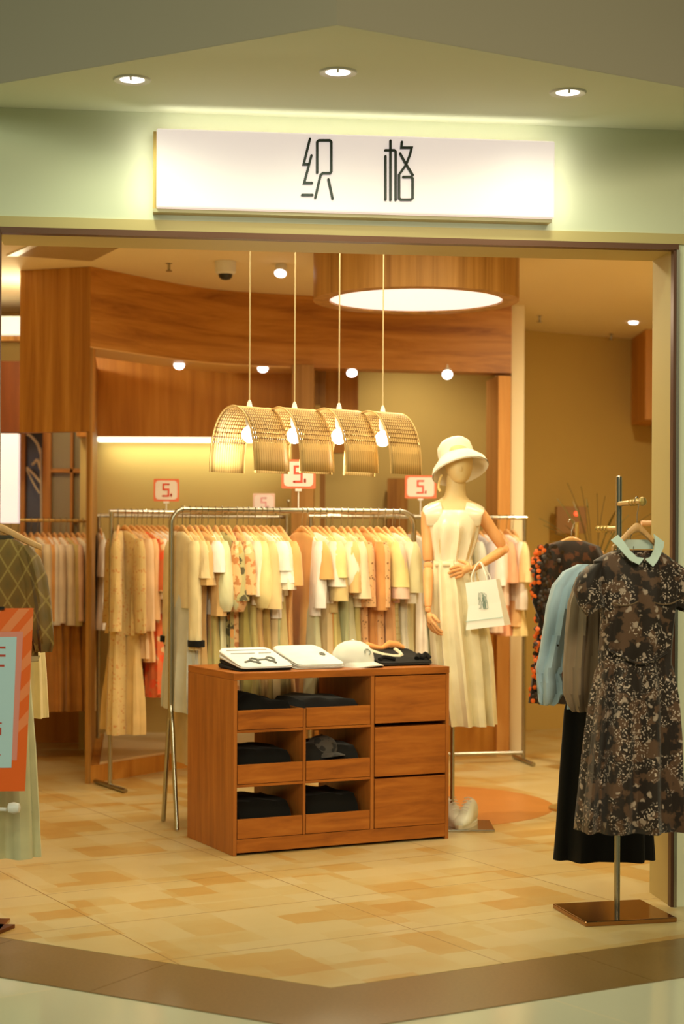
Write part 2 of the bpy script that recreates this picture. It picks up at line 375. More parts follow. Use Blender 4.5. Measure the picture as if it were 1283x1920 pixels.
# ------------------------------------------------------------------ floors
V = zpl(620, 1852); V.z = 0
fl = (zpl(0, 1757) - V); fl.z = 0; fl.normalize(); fr = (zpl(1283, 1758) - V); fr.z = 0; fr.normalize()
def floor_mat():
    m = bpy.data.materials.new('patchwork_stone_tile'); m.use_nodes = True; nt = m.node_tree; b = nt.nodes['Principled BSDF']; L = nt.links.new
    tc = nt.nodes.new('ShaderNodeTexCoord'); mp = nt.nodes.new('ShaderNodeMapping'); mp.inputs['Rotation'].default_value = (0, 0, -math.atan2(fr.y, fr.x))
    mp.inputs['Location'].default_value = (-.47, .1, 0)
    L(tc.outputs['Object'], mp.inputs['Vector'])
    def brick(wd, h, off, seed, mortar=0.0):
        br = nt.nodes.new('ShaderNodeTexBrick'); br.inputs['Scale'].default_value = 1; br.inputs['Brick Width'].default_value = wd; br.inputs['Row Height'].default_value = h
        br.offset = off; br.inputs['Mortar Size'].default_value = mortar; L(mp.outputs[0], br.inputs['Vector']); return br
    def add(a, ka, c, kc):
        x = nt.nodes.new('ShaderNodeMath'); x.operation = 'MULTIPLY'; L(a, x.inputs[0]); x.inputs[1].default_value = ka
        y = nt.nodes.new('ShaderNodeMath'); y.operation = 'MULTIPLY_ADD'; L(c, y.inputs[0]); y.inputs[1].default_value = kc; L(x.outputs[0], y.inputs[2]); return y.outputs[0]
    wob = nt.nodes.new('ShaderNodeTexNoise'); wob.inputs['Scale'].default_value = 9; wob.inputs['Detail'].default_value = 2; L(mp.outputs[0], wob.inputs['Vector'])
    wv_ = nt.nodes.new('ShaderNodeVectorMath'); wv_.operation = 'MULTIPLY_ADD'; wv_.inputs[1].default_value = (.035, .035, 0); L(wob.outputs['Color'], wv_.inputs[0]); L(mp.outputs[0], wv_.inputs[2])
    def cells(w_, h_, dx, dy):
        a = nt.nodes.new('ShaderNodeVectorMath'); a.operation = 'MULTIPLY_ADD'; a.inputs[1].default_value = (1/w_, 1/h_, 0); a.inputs[2].default_value = (dx, dy, 0); L(wv_.outputs[0], a.inputs[0])
        f = nt.nodes.new('ShaderNodeVectorMath'); f.operation = 'FLOOR'; L(a.outputs[0], f.inputs[0])
        wn = nt.nodes.new('ShaderNodeTexWhiteNoise'); wn.noise_dimensions = '2D'; L(f.outputs[0], wn.inputs['Vector']); return wn.outputs['Value']
    s = add(cells(.2, .16, 3.3, .5), .45, cells(.36, .27, .4, 7.1), .45)
    n = nt.nodes.new('ShaderNodeTexNoise'); n.inputs['Scale'].default_value = 6; n.inputs['Detail'].default_value = 4; L(mp.outputs[0], n.inputs['Vector'])
    s2 = add(s, 1.0, n.outputs['Fac'], .34)
    col = ramp(nt, s2, [(.25, (206, 186, 138)), (.52, (204, 182, 130)), (.66, (200, 174, 116)), (.8, (196, 160, 94)), (1.0, (190, 148, 80))])
    sx = nt.nodes.new('ShaderNodeSeparateXYZ'); L(mp.outputs[0], sx.inputs[0])
    def ln(o_, per):
        d = nt.nodes.new('ShaderNodeMath'); d.operation = 'PINGPONG'; d.inputs[1].default_value = per/2; L(o_, d.inputs[0])
        c_ = nt.nodes.new('ShaderNodeMath'); c_.operation = 'LESS_THAN'; c_.inputs[1].default_value = .0022; L(d.outputs[0], c_.inputs[0]); return c_.outputs[0]
    mxx = nt.nodes.new('ShaderNodeMath'); mxx.operation = 'MAXIMUM'; L(ln(sx.outputs['X'], .95), mxx.inputs[0]); L(ln(sx.outputs['Y'], .60), mxx.inputs[1])
    gm = nt.nodes.new('ShaderNodeMix'); gm.data_type = 'RGBA'; L(mxx.outputs[0], gm.inputs[0]); L(col, gm.inputs[6]); gm.inputs[7].default_value = s2l((150, 112, 60))
    L(gm.outputs[2], b.inputs['Base Color'])
    rr = nt.nodes.new('ShaderNodeMapRange'); rr.inputs['To Min'].default_value = .2; rr.inputs['To Max'].default_value = .42; L(n.outputs['Fac'], rr.inputs['Value']); b.inputs['Roughness'].default_value = .3
    b.inputs['Specular IOR Level'].default_value = .45
    return m
M_floor = floor_mat()
far = [Vector((5, 15, 0)), Vector((-5, 15, 0))]
bm = B(); prism(bm, [V+fl*5, V, V+fr*5] + far, -.05, 0); struct('floor', bm, M_floor)
# stone border strip
wv = Vector((0, -.487, 0))
def stone(name, c, joint):
    m = bpy.data.materials.new(name); m.use_nodes = True; nt = m.node_tree; b = nt.nodes['Principled BSDF']; L = nt.links.new
    tc = nt.nodes.new('ShaderNodeTexCoord'); n = nt.nodes.new('ShaderNodeTexNoise'); n.inputs['Scale'].default_value = 90; n.inputs['Detail'].default_value = 4; L(tc.outputs['Object'], n.inputs['Vector'])
    a = s2l(c)[:3]
    L(ramp(nt, n.outputs['Fac'], [(.3, tuple(v*.9 for v in a)+(1,)), (.7, tuple(v*1.1 for v in a)+(1,))]), b.inputs['Base Color']); b.inputs['Roughness'].default_value = .3
    return m
M_bord = stone('brown_granite', (132, 104, 58), 0)
bm = B()
# one slab each side, split by thin joints
def strip(bm, d, a, b, nx):
    prism(bm, [V+d*a + nx*0, V+d*b, V+d*b+wv, V+d*a+wv], -.05, -.001)
for (d, cuts) in ((fl, [0, .62, 1.28, 2.2, 4]), (fr, [0, .95, 1.9, 4])):
    perp = Vector((-d.y, d.x, 0)); perp = perp if perp.y < 0 else -perp
    wperp = abs(wv.dot(perp))
    for i in range(len(cuts)-1):
        a, b_ = cuts[i], cuts[i+1]
        A0 = V+d*(a+.0012); B0 = V+d*(b_-.0012)
        if i == 0: C0 = V+wv; A0 = V
        else: C0 = A0+perp*wperp
        prism(bm, [A0, B0, B0+perp*wperp, C0], -.05, -.001)
struct('trim_5', bm, M_bord)
def mall_mat():
    m = bpy.data.materials.new('mall_tile'); m.use_nodes = True; nt = m.node_tree; b = nt.nodes['Principled BSDF']; L = nt.links.new
    tc = nt.nodes.new('ShaderNodeTexCoord'); mp = nt.nodes.new('ShaderNodeMapping'); mp.inputs['Rotation'].default_value = (0, 0, math.radians(54)); mp.inputs['Location'].default_value = (.1, .35, 0)
    L(tc.outputs['Object'], mp.inputs['Vector'])
    br = nt.nodes.new('ShaderNodeTexBrick'); br.offset = 0; br.inputs['Scale'].default_value = 1; br.inputs['Brick Width'].default_value = .8; br.inputs['Row Height'].default_value = .8; br.inputs['Mortar Size'].default_value = .003
    br.inputs['Color1'].default_value = s2l((222, 222, 196)); br.inputs['Color2'].default_value = s2l((216, 217, 190)); br.inputs['Mortar'].default_value = s2l((235, 225, 190))
    L(mp.outputs[0], br.inputs['Vector']); L(br.outputs['Color'], b.inputs['Base Color']); b.inputs['Roughness'].default_value = .12
    return m
bm = B(); prism(bm, [(-6, -3), (6, -3), (6, 9), (-6, 9)], -.06, -.004); struct('floor_2', bm, mall_mat())

# ------------------------------------------------------------------ shop shell
CZ = 2.957
bm = B(); prism(bm, [FM @ Vector((-1.3, .271, 0)), FM @ Vector((FW+1.3, .271, 0)), Vector((4.2, 15, 0)), Vector((-4.2, 15, 0))], CZ, CZ+.05); struct('ceiling_2', bm, M_ceil)
BW = zpl(975, 618, CZ); BR = zpl(1200, 637, CZ)
def wallseg(bm, a, b, z0, z1, t=.08, flip=1):
    a = Vector((a[0], a[1], 0)); b = Vector((b[0], b[1], 0)); d = (b-a).normalized(); n = Vector((-d.y, d.x, 0))*t*flip
    prism(bm, [a, b, b+n, a+n], z0, z1)
bm = B(); wallseg(bm, (-4.2, 13.6), (.3, 13.6), 0, CZ); wallseg(bm, (-.15, 12.6), (BW.x, BW.y), 0, CZ); struct('wall_back', bm, M_cream)
bm = B(); d = (BR-BW); wallseg(bm, (BW.x, BW.y), (BR.x+d.x*1.2, BR.y+d.y*1.2), 0, CZ); struct('wall_rear_right', bm, M_khwall)
bm = B(); wallseg(bm, (2.5, 6.9), (3.6, 15), 0, CZ); struct('wall_side_right', bm, M_khwall)
bm = B(); wallseg(bm, (-3.0, 15), (-2.4, 6.3), 0, CZ); struct('wall_side_left', bm, M_cream)
# wood block on right wall
q = at(1202, 640, 12.9); q2 = at(1245, 790, 12.9)
bm = B(); box(bm, (q.x, 12.7, q2.z), (q.x+.8, 13.4, CZ-.001)); struct('trim_6', bm, M_woodR)

# curved timber partition
P = [Vector((-1.444, 9.9, 0)), Vector((-.98, 10.59, 0)), Vector((-.673, 10.86, 0)), Vector((-.191, 11.05, 0)), Vector((1.105, 11.35, 0))]
cur = smooth_path(P[:4], 6)
BHZ = 2.50
def band(bm, pts, t, z0, z1, dirv=Vector((0, 1, 0))):
    n = len(pts); out = []
    for p in pts: out.append(p + dirv*t)
    rings = [[Vector((a.x, a.y, z0)), Vector((a.x, a.y, z1)), Vector((b.x, b.y, z1)), Vector((b.x, b.y, z0))] for a, b in zip(pts, out)]
    loft(bm, rings)
bm = B(); band(bm, cur, .5, BHZ, CZ-.001, Vector((-.12, .99, 0))); struct('wall_partition_upper', bm, M_woodH, True)
bm = B(); band(bm, cur, .5, BHZ-.006, BHZ-.0005, Vector((-.12, .99, 0))); struct('trim_13', bm, mat('lit_beam_underside', (240, 196, 130), .5))  # beam underside coloured paler so that it reads as lit
bm = B(); band(bm, [P[3], P[4]], .2, BHZ, CZ-.001); struct('wall_partition_upper_right', bm, M_woodH)
# left face of the corner
PL = at(38, 507, 10.06)
bm = B(); wallseg(bm, (P[0].x, P[0].y), (PL.x, PL.y), 2.015, CZ-.001, .06, -1); struct('wall_partition_left', bm, M_woodV)
# slim end wall / pillar of the niche
bm = B(); prism(bm, [P[0], P[0]+Vector((.012, .02, 0)), Vector((-1.625, 11.5, 0)), Vector((-1.70, 11.5, 0)), P[0]+Vector((-.02, .02, 0))], 0, BHZ+.02); struct('wall_niche_left', bm, M_drumw)
# pillar between niche and doorway
a = at(547, 800, 10.95); b_ = at(588, 800, 10.98)
bm = B(); box(bm, (a.x, 10.98, 0), (b_.x, 11.6, BHZ+.01)); struct('wall_pillar', bm, M_drumw)
# right post
a = at(912, 800, 11.3); b_ = at(958, 800, 11.35)
bm = B(); prism(bm, [(a.x+.08, 11.31), (b_.x, 11.35), (b_.x, 11.5), (a.x+.05, 11.75), (a.x+.033, 11.7)], 0, BHZ-.02); struct('wall_post', bm, wood('lit_post_oak', (200, 138, 72), (216, 156, 88), (226, 168, 100), (14, 14, .8)))  # brighter wood colour stands in for the light on this post
# cream pier
c0 = at(959, 800, 11.45); c1 = at(983, 800, 11.45)
bm = B(); prism(bm, [(c0.x, 11.45), (c1.x, 11.45), (c1.x+.12, 12.7), (c0.x, 12.7)], 0, CZ-.001); struct('wall_pier', bm, M_ceil)
# low timber wall in the doorway + platform
lo = at(840, 1000, 11.45)
bm = B(); prism(bm, [(-.17, 11.12), (1.08, 11.37), (1.08, 11.47), (-.17, 11.22)], 0, .93); struct('wall_low', bm, M_woodR)
bm = B(); prism(bm, [(p.x, p.y) for p in [P[0]+Vector((.01, .03, 0))] + cur[1:]] + [(-.19, 11.75), (-1.66, 11.75)], 0, .10)
struct('trim_7', bm, M_woodR)
bm = B(); prism(bm, [(p.x, p.y+.02) for p in cur[1:]] + [(-.19, 11.75), (-1.6, 11.75)], .10, .112); struct('trim_8', bm, mat('platform_stone', (236, 210, 168), .25))
# niche back: cream lower, timber upper
bm = B(); box(bm, (-1.75, 11.56, 0), (-.15, 11.62, 2.3)); struct('wall_niche_back', bm, M_cream)
bm = B(); box(bm, (-1.75, 11.40, 2.075), (-.19, 11.56, CZ-.002)); struct('wall_niche_upper', bm, M_woodR)
bm = B(); box(bm, (-1.62, 11.44, 2.045), (-.33, 11.55, 2.074)); tag(finish('led_strip', bm, mat('led_glow', (255, 255, 240), emit=(245, 250, 220), estr=2.2)), 'glowing light strip under the timber panel above the niche wall', 'light strip')
light('cove_light', 'AREA', (-.95, 11.46, 2.035), 3, (1, 1, .66), 1.2, (-.95, 11.56, 0), sy=.05)
# doorway interior: dark timber return upper left
a = at(590, 700, 11.9); b_ = at(672, 700, 11.9)
bm = B(); box(bm, (a.x-.1, 11.9, 2.0), (b_.x, 12.0, CZ-.002)); struct('trim_9', bm, M_woodR)
bm = B(); box(bm, (at(583, 900, 11.7).x, 11.65, 0), (at(610, 900, 11.7).x, 11.75, 2.6)); struct('trim_10', bm, M_drumw)
light('doorway_light', 'SPOT', (.5, 12.0, 2.9), 45, SHOP, .06, (.5, 12.5, 0), 140, 1)
bm = B(); a = at(727, 950, 12.5); b_ = at(765, 950, 12.5)
box(bm, (a.x, 12.55, 0), (b_.x, 12.6, 1.85)); struct('door_1', bm, M_woodV)

# left room: lattice window wall, base panel, lightboxes
bm = B(); box(bm, (-3.0, 11.92, 0), (-1.7, 12.0, 1.4)); struct('wall_left_back', bm, M_woodR)
bm = B(); box(bm, (-3.0, 11.92, 1.4), (at(38, 900, 11.9).x, 12.0, CZ-.002)); struct('wall_left_upper', bm, M_cream)
def lat(u, v, Y=11.88): return at(u, v, Y)
bm = B()
def bar(bm, x0, y0, x1, y1, Y0=11.85, Y1=11.9):
    p = at(x0, y1, Y0); q = at(x1, y0, Y0); box(bm, (p.x, Y0, p.z), (q.x, Y1, q.z))
bar(bm, 38, 780, 47, 1010); bar(bm, 79, 780, 96, 1010); bar(bm, 131, 780, 137, 1010); bar(bm, 96, 879, 172, 886); bar(bm, 160, 780, 172, 1010)
struct('window_1', bm, wood('lattice_wood', (200, 130, 55), (215, 145, 65), (225, 155, 75), (14, 14, 2)))
bm = B(); p = at(92, 1010, 11.9); q = at(172, 780, 11.9); box(bm, (p.x, 11.905, p.z), (q.x, 11.915, q.z)); struct('window_2', bm, mat('frosted_glass', (176, 160, 118), .35))
bm = B(); p = at(46, 1010, 11.9); q = at(80, 780, 11.9); box(bm, (p.x, 11.905, p.z), (q.x, 11.915, q.z)); struct('window_3', bm, mat('dark_glass', (92, 88, 84), .2))
br = empty('dried_branch', at(66, 1000, 11.8), 'pale dried twigs standing in the dark window strip at left', 'branch')
rnd = random.Random(4)
bm = B(); o_ = at(66, 1000, 11.8)
for (pts, r) in [([(76, 905), (64, 890), (50, 876)], .009), ([(76, 850), (70, 832), (58, 818), (50, 814)], .01), ([(76, 880), (70, 862), (66, 866), (60, 872)], .01), ([(74, 925), (62, 905), (50, 880)], .006), ([(78, 1000), (77, 930), (76, 840)], .006)]:
    tube(bm, smooth_path([at(x, y, 11.8) - o_ for x, y in pts], 3), r, 6)
finish('twig', bm, mat('twig', (235, 215, 175), .8), br)
# light boxes at far left
bm = B(); p = at(-140, 980, 10.9); q = at(34, 813, 10.9); box(bm, (p.x, 10.9, p.z), (q.x, 10.97, q.z))
tag(finish('light_box', bm, mat('lightbox_glow', (240, 236, 232), emit=(236, 224, 222), estr=.9), None, False), 'glowing white panel on the wall at the left edge', 'light panel')
bm = B(); p = at(-140, 626, 11.2); q = at(40, 593, 11.2); box(bm, (p.x, 11.2, p.z), (q.x, 11.28, q.z))
tag(finish('cove_lamp', bm, mat('cove_glow', (236, 240, 226), emit=(230, 236, 214), estr=.85), None, False), 'bright cove lamp near the ceiling at the left edge', 'light')
bm = B(); p = at(-140, 810, 11.3); q = at(40, 677, 11.3); box(bm, (p.x, 11.3, p.z), (q.x+.1, 11.4, q.z)); struct('trim_11', bm, wood('dark_walnut', (110, 58, 20), (128, 68, 24), (140, 80, 30)))
bm = B(); p = at(-140, 638, 11.3); q = at(40, 627, 11.3); box(bm, (p.x, 11.3, p.z), (q.x+.1, 11.4, q.z)); struct('trim_12', bm, M_woodV)

# drum light
DC = Vector(((778-CX)*9.2/F, 9.2, 0)); DZ = 2.67; DR = .545
dm = empty('drum_light', (DC.x, DC.y, DZ), 'large round timber ceiling drum with a glowing white disc underneath', 'ceiling light')
bm = B(); lathe(bm, [(.46, .012), (.46, 0), (DR, 0), (DR, CZ-DZ-.002), (.46, CZ-DZ-.002)], 72, None, False, False); finish('drum_shell', bm, M_drumw, dm)
bm = B(); lathe(bm, [(.459, .010), (.459, .02)], 64); finish('diffuser', bm, mat('drum_glow', (250, 246, 240), emit=(250, 236, 228), estr=1.1), dm)
light('drum_area', 'AREA', (DC.x, DC.y, DZ-.01), 34, (1, .84, .55), .85, (DC.x, DC.y, 0), shape='DISK')
bm = B(); lathe(bm, [(.742, 0), (.742, .0015)], 72, Matrix.Translation((DC.x, DC.y, 0))); tag(finish('round_floor_inlay', bm, mat('inlay', (196, 128, 62), .3, noise=.08)), 'round tan inlay on the shop floor beside the chest', 'floor inlay')

# ceiling fittings
def spot_head(px, py, Y, label, tgt, e=14, rz=0):
    p = at(px, py, Y); o = empty('spotlight', p, label, 'spotlight', 'small white spotlights inside the shop')
    d = (Vector(tgt)-p).normalized(); q = d.to_track_quat('-Z', 'Y').to_matrix().to_4x4()
    bm = B(); lathe(bm, [(.018, .06), (.034, .05), (.036, 0), (.031, -.002)], 20, q); finish('lamp_body', bm, M_white, o)
    bm = B(); lathe(bm, [(.033, -.001), (.033, -.006)], 20, q); finish('lamp_lens', bm, M_emit, o)
    bm = B(); tube(bm, [(0, 0, .03), (0, .01, .07)], .008, 6); finish('bracket', bm, M_white, o)
    light('spot', 'SPOT', p + d*.02, e*.6, SHOP, .03, tgt, 80, .8)
spot_head(336, 684, 10.8, 'small white spotlight under the curved timber beam, leftmost of four', (-1.0, 9.0, .8), 26)
spot_head(493, 690, 11.0, 'small white spotlight under the curved timber beam, second from left', (-.5, 9.2, .8), 22)
spot_head(660, 699, 11.15, 'small white spotlight under the timber beam, third from left', (.2, 9.4, .6), 22)
spot_head(839, 702, 11.25, 'small white spotlight under the timber beam above the mannequin', (.6, 8.8, .8), 22)
spot_head(526, 512, 9.76, 'white spotlight on the ceiling beside the security camera', (-.6, 8.2, .4), 26)
p = zpl(1188, 604, CZ); spot_head(1188, 604, p.y-.02, 'small ceiling spotlight at upper right near the khaki wall', (p.x-.2, p.y-.6, 0), 22)
p = at(423, 500, 10.15)
p = at(423, 511, 9.7)
cc = empty('security_camera', p, 'white dome security camera on the shop ceiling', 'security camera')
bm = B(); lathe(bm, [(.06, CZ-p.z-.001), (.058, .0), (.046, -.01)], 24); finish('housing', bm, M_white, cc)
bm = B(); lathe(bm, [(.04, -.009), (.036, -.026), (.024, -.038), (.006, -.042)], 20); finish('dome', bm, M_dark, cc)
bm = B(); lathe(bm, [(.026, CZ-p.z-.002), (.02, .02), (.022, .0)], 12, Matrix.Translation((.09, -.1, 0)));  bm.free()
for (px, py, lb) in [(317, 500, 'small sprinkler head on the ceiling left of the security camera'), (1012, 598, 'small sprinkler head on the ceiling right of the drum light'), (1146, 632, 'small dark sprinkler head on the ceiling near the right timber block')]:
    p = at(px, py, zpl(px, py-6, CZ).y); bm = B(); lathe(bm, [(.022, .035), (.008, .03), (.008, 0), (.018, -.006), (.018, -.01)], 10)
    o = tag(finish('sprinkler', bm, M_steel), lb, 'sprinkler'); o.location = (p.x, p.y, CZ-.035)
# vent
a = zpl(78, 454, CZ); b_ = zpl(222, 463, CZ); c_ = zpl(172, 488, CZ); d_ = zpl(34, 478, CZ)
vt = empty('ceiling_vent', (d_+b_)/2 - Vector((0, 0, .01)), 'beige slatted air vent in the shop ceiling at upper left', 'air vent')
o_ = vt.location.copy()
def lerp(a, b, t): return a + (b-a)*t
bm = B(); extrude_poly(bm, [q - o_ + Vector((0, 0, .0)) for q in (a, b_, c_, d_)], Vector((0, 0, -.006))); finish('frame_plate', bm, mat('vent_dark', (70, 46, 20), .7), vt, False)
for i in range(17):
    t = (i+.5)/17; p0 = lerp(d_, a, t) - o_; p1 = lerp(c_, b_, t) - o_
    if i == 0: vd_ = (p1-p0).normalized(); vn_ = Vector((-vd_.y, vd_.x, 0))*.0062
    bm = B(); extrude_poly(bm, [p0+vn_, p1+vn_, p1-vn_, p0-vn_], Vector((0, 0, -.0005))); bmesh.ops.translate(bm, verts=bm.verts, vec=(0, 0, -.0062)); finish('slat', bm, mat('vent_slat', (240, 206, 150), .6), vt, False)
w2 = zpl(12, 478, CZ); w3 = zpl(60, 456, CZ)
bm = B(); extrude_poly(bm, [q - o_ for q in (w3, a, d_, w2)], Vector((0, 0, -.008))); finish('edge_panel', bm, M_white, vt, False)

# ------------------------------------------------------------------ pendant lamps
def weave_mat():
    m = bpy.data.materials.new('woven_rattan'); m.use_nodes = True; nt = m.node_tree; b = nt.nodes['Principled BSDF']; L = nt.links.new
    uv = nt.nodes.new('ShaderNodeUVMap'); sp = nt.nodes.new('ShaderNodeSeparateXYZ'); L(uv.outputs[0], sp.inputs[0])
    def M(op, a, bb, c=None):
        x = nt.nodes.new('ShaderNodeMath'); x.operation = op
        for i, q in enumerate((a, bb, c)):
            if q is None: continue
            if isinstance(q, (int, float)): x.inputs[i].default_value = q
            else: L(q, x.inputs[i])
        return x.outputs[0]
    u = sp.outputs['X']; v = sp.outputs['Y']
    fu = M('FRACT', M('MULTIPLY', u, 15), 0); fv = M('FRACT', M('MULTIPLY', v, 34), 0)
    hu = M('GREATER_THAN', fu, .56); hv = M('GREATER_THAN', fv, .52)
    n = nt.nodes.new('ShaderNodeTexNoise'); n.inputs['Scale'].default_value = 7; L(uv.outputs[0], n.inputs['Vector'])
    msk = M('GREATER_THAN', n.outputs['Fac'], .42)
    # weave zone only away from the ends and the crown
    ce = M('ABSOLUTE', M('SUBTRACT', v, .5), 0)      # 0 at crown, .5 at hems
    z1 = M('MULTIPLY', M('GREATER_THAN', ce, .10), M('LESS_THAN', ce, .40))
    hole = M('MULTIPLY', M('MULTIPLY', hu, hv), M('MULTIPLY', msk, z1))
    slot = M('MULTIPLY', M('GREATER_THAN', fu, .86), M('MULTIPLY', M('GREATER_THAN', ce, .33), M('LESS_THAN', ce, .43)))
    h = M('MAXIMUM', hole, slot)
    col = ramp(nt, M('MULTIPLY', M('ABSOLUTE', M('SUBTRACT', fu, .5), 0), 2), [(0, (214, 184, 124)), (.75, (206, 174, 110)), (1, (160, 120, 64))])
    gap_shade = M('MULTIPLY', M('MAXIMUM', M('GREATER_THAN', fu, .62), M('GREATER_THAN', fv, .68)), z1)  # shade in the crevices between strands, painted as dark brown
    gm = nt.nodes.new('ShaderNodeMix'); gm.data_type = 'RGBA'; L(gap_shade, gm.inputs[0]); L(col, gm.inputs[6]); gm.inputs[7].default_value = s2l((128, 92, 42)); col = gm.outputs[2]
    tr = nt.nodes.new('ShaderNodeBsdfTransparent'); tl = nt.nodes.new('ShaderNodeBsdfTranslucent'); L(col, tl.inputs[0]); L(col, b.inputs['Base Color']); b.inputs['Roughness'].default_value = .6
    m1 = nt.nodes.new('ShaderNodeMixShader'); m1.inputs[0].default_value = .22; L(b.outputs[0], m1.inputs[1]); L(tl.outputs[0], m1.inputs[2])
    m2 = nt.nodes.new('ShaderNodeMixShader'); L(h, m2.inputs[0]); L(m1.outputs[0], m2.inputs[1]); L(tr.outputs[0], m2.inputs[2])
    L(m2.outputs[0], nt.nodes['Material Output'].inputs['Surface'])
    return m
M_weave = weave_mat()
def arch_mesh():
    bm = B(); uvl = bm.loops.layers.uv.new('UVMap')
    Rw = .137; Hh = .285; Ln = .205; nv = 34; nu = 6
    # arch profile across x' with a leg flare; axis along y'
    prof = []
    for i in range(nv+1):
        t = i/nv; a = PI*(1-t)
        x = Rw*math.cos(a); z = Hh*(abs(math.sin(a))**.72) if 0 < t < 1 else 0
        prof.append((x*(1.0+.06*(1-z/Hh)), z - Hh))
    G = [[bm.verts.new((x, -Ln/2 + Ln*j/nu, z)) for j in range(nu+1)] for (x, z) in prof]
    for i in range(nv):
        for j in range(nu):
            f = bm.faces.new((G[i][j], G[i+1][j], G[i+1][j+1], G[i][j+1]))
            for l, (ii, jj) in zip(f.loops, ((i, j), (i+1, j), (i+1, j+1), (i, j+1))): l[uvl].uv = (jj/nu, ii/nv)
    return bm
phi = math.radians(44)
proto = None
for i, (px, top) in enumerate([(468, 763), (552.5, 766), (636, 768), (718, 773)]):
    Y = 7.62 + .08*i; p = at(px, top, Y)
    lb = ['leftmost of the four woven arch pendant lamps', 'second from left of the four woven arch pendant lamps', 'third from left of the four woven arch pendant lamps', 'rightmost woven arch pendant lamp with a plain tan side'][i]
    e = empty('pendant_lamp', p, lb, 'pendant lamp', 'woven arch pendant lamps over the chest')
    if proto is None:
        s = finish('lamp_shade', arch_mesh(), M_weave, e, True, solid=.0035, recalc=False); s.rotation_euler.z = -phi  # turned so the left opening faces the viewer
        bm = B()
        for yy in (-.1025, .1025):
            prof = []
            for k in range(35):
                t = k/34; a = PI*(1-t); x = .137*math.cos(a); z = .285*(abs(math.sin(a))**.72) if 0 < t < 1 else 0
                prof.append(Vector((x*(1+.06*(1-z/.285)), yy, z-.285)))
            tube(bm, prof, .0035, 5)
        r = finish('rim', bm, mat('rattan_rim', (215, 175, 110), .6), e); r.rotation_euler.z = -phi
        bm = B(); tube(bm, [(0, 0, .02), (0, 0, CZ - p.z - .001)], .0028, 8); cd = finish('cord', bm, mat('lamp_cord', (225, 205, 160), .6), e)
        bm = B(); lathe(bm, [(.004, .03), (.009, .02), (.013, .0), (.018, -.004), (.018, -.07), (.012, -.085)], 16); fn = finish('lamp_holder', bm, M_white, e)
        bm = B(); lathe(bm, [(.012, -.086), (.024, -.093), (.033, -.108), (.035, -.121), (.031, -.138), (.018, -.152), (.003, -.156)], 22); bu = finish('bulb', bm, M_bulb, e)
        proto = [s, r, cd, fn, bu]
    else:
        for c in proto: k = c.copy(); C.objects.link(k); k.parent = e
    light('pendant_glow', 'POINT', p + Vector((0, 0, -.19)), 3.8, (1, .94, .70), .03)

# ------------------------------------------------------------------ hangers and garments
RAILR = .0125
_h = None
def hanger(p, ang, label, group, tilt=0):
    global _h
    if _h is None:
        pts = smooth_path([(-.175, 0, -.166), (-.12, 0, -.142), (-.045, 0, -.104), (0, 0, -.090), (.045, 0, -.104), (.12, 0, -.142), (.175, 0, -.166)], 3)
        bm = B()
        rings = []
        for q in pts:
            f = 1 - .35*(abs(q.x)/.2)
            rings.append([q + Vector((0, .0085*math.cos(t), .016*f*math.sin(t))) for t in [2*PI*k/8 for k in range(8)]])
        loft(bm, rings); me = finish('clothes_hanger', bm, M_hang)
        bm = B(); r = .0165
        path = [(0, 0, -.085), (0, 0, -.045), (.006, 0, -.03)] + [(r*math.cos(t), 0, r*math.sin(t)) for t in [math.radians(a) for a in (-50, -20, 10, 40, 70, 100, 130, 160, 185)]]
        tube(bm, path, .0022, 6); hk = finish('hook', bm, M_steel, me); tag(hk, 'steel hook')
        _h = (me, hk); o = me
    else:
        o = _h[0].copy(); C.objects.link(o); k = _h[1].copy(); C.objects.link(k); k.parent = o
    o.location = p; o.rotation_euler = (0, tilt, ang)
    tag(o, label, 'hanger', group); return o

def ring(z, U, W, cx=0, cy=0, n=30, fold=0, k=7, ph=0, pw=.85):
    out = []
    for j in range(n):
        t = 2*PI*j/n; c, s = math.cos(t), math.sin(t)
        x = U*(abs(c)**pw)*(1 if c >= 0 else -1); y = W*(abs(s)**pw)*(1 if s >= 0 else -1)
        f = fold*(math.sin(k*t+ph) + .5*math.sin((k*1.7)*t + ph*2.3))
        x += f*c*.5; y += f*(1.2 if s >= 0 else -1.2)*min(1, abs(s)*2)
        out.append(Vector((cx+x, cy+y, z)))
    return out
Z0 = -.108
def interp(keys, z):
    if z >= keys[0][0]: return keys[0][1:]
    for a, b in zip(keys, keys[1:]):
        if z >= b[0]:
            t = (a[0]-z)/(a[0]-b[0]); t = t*t*(3-2*t) if len(a) < 9 else t
            return tuple(p+(q-p)*t for p, q in zip(a[1:], b[1:]))
    return keys[-1][1:]
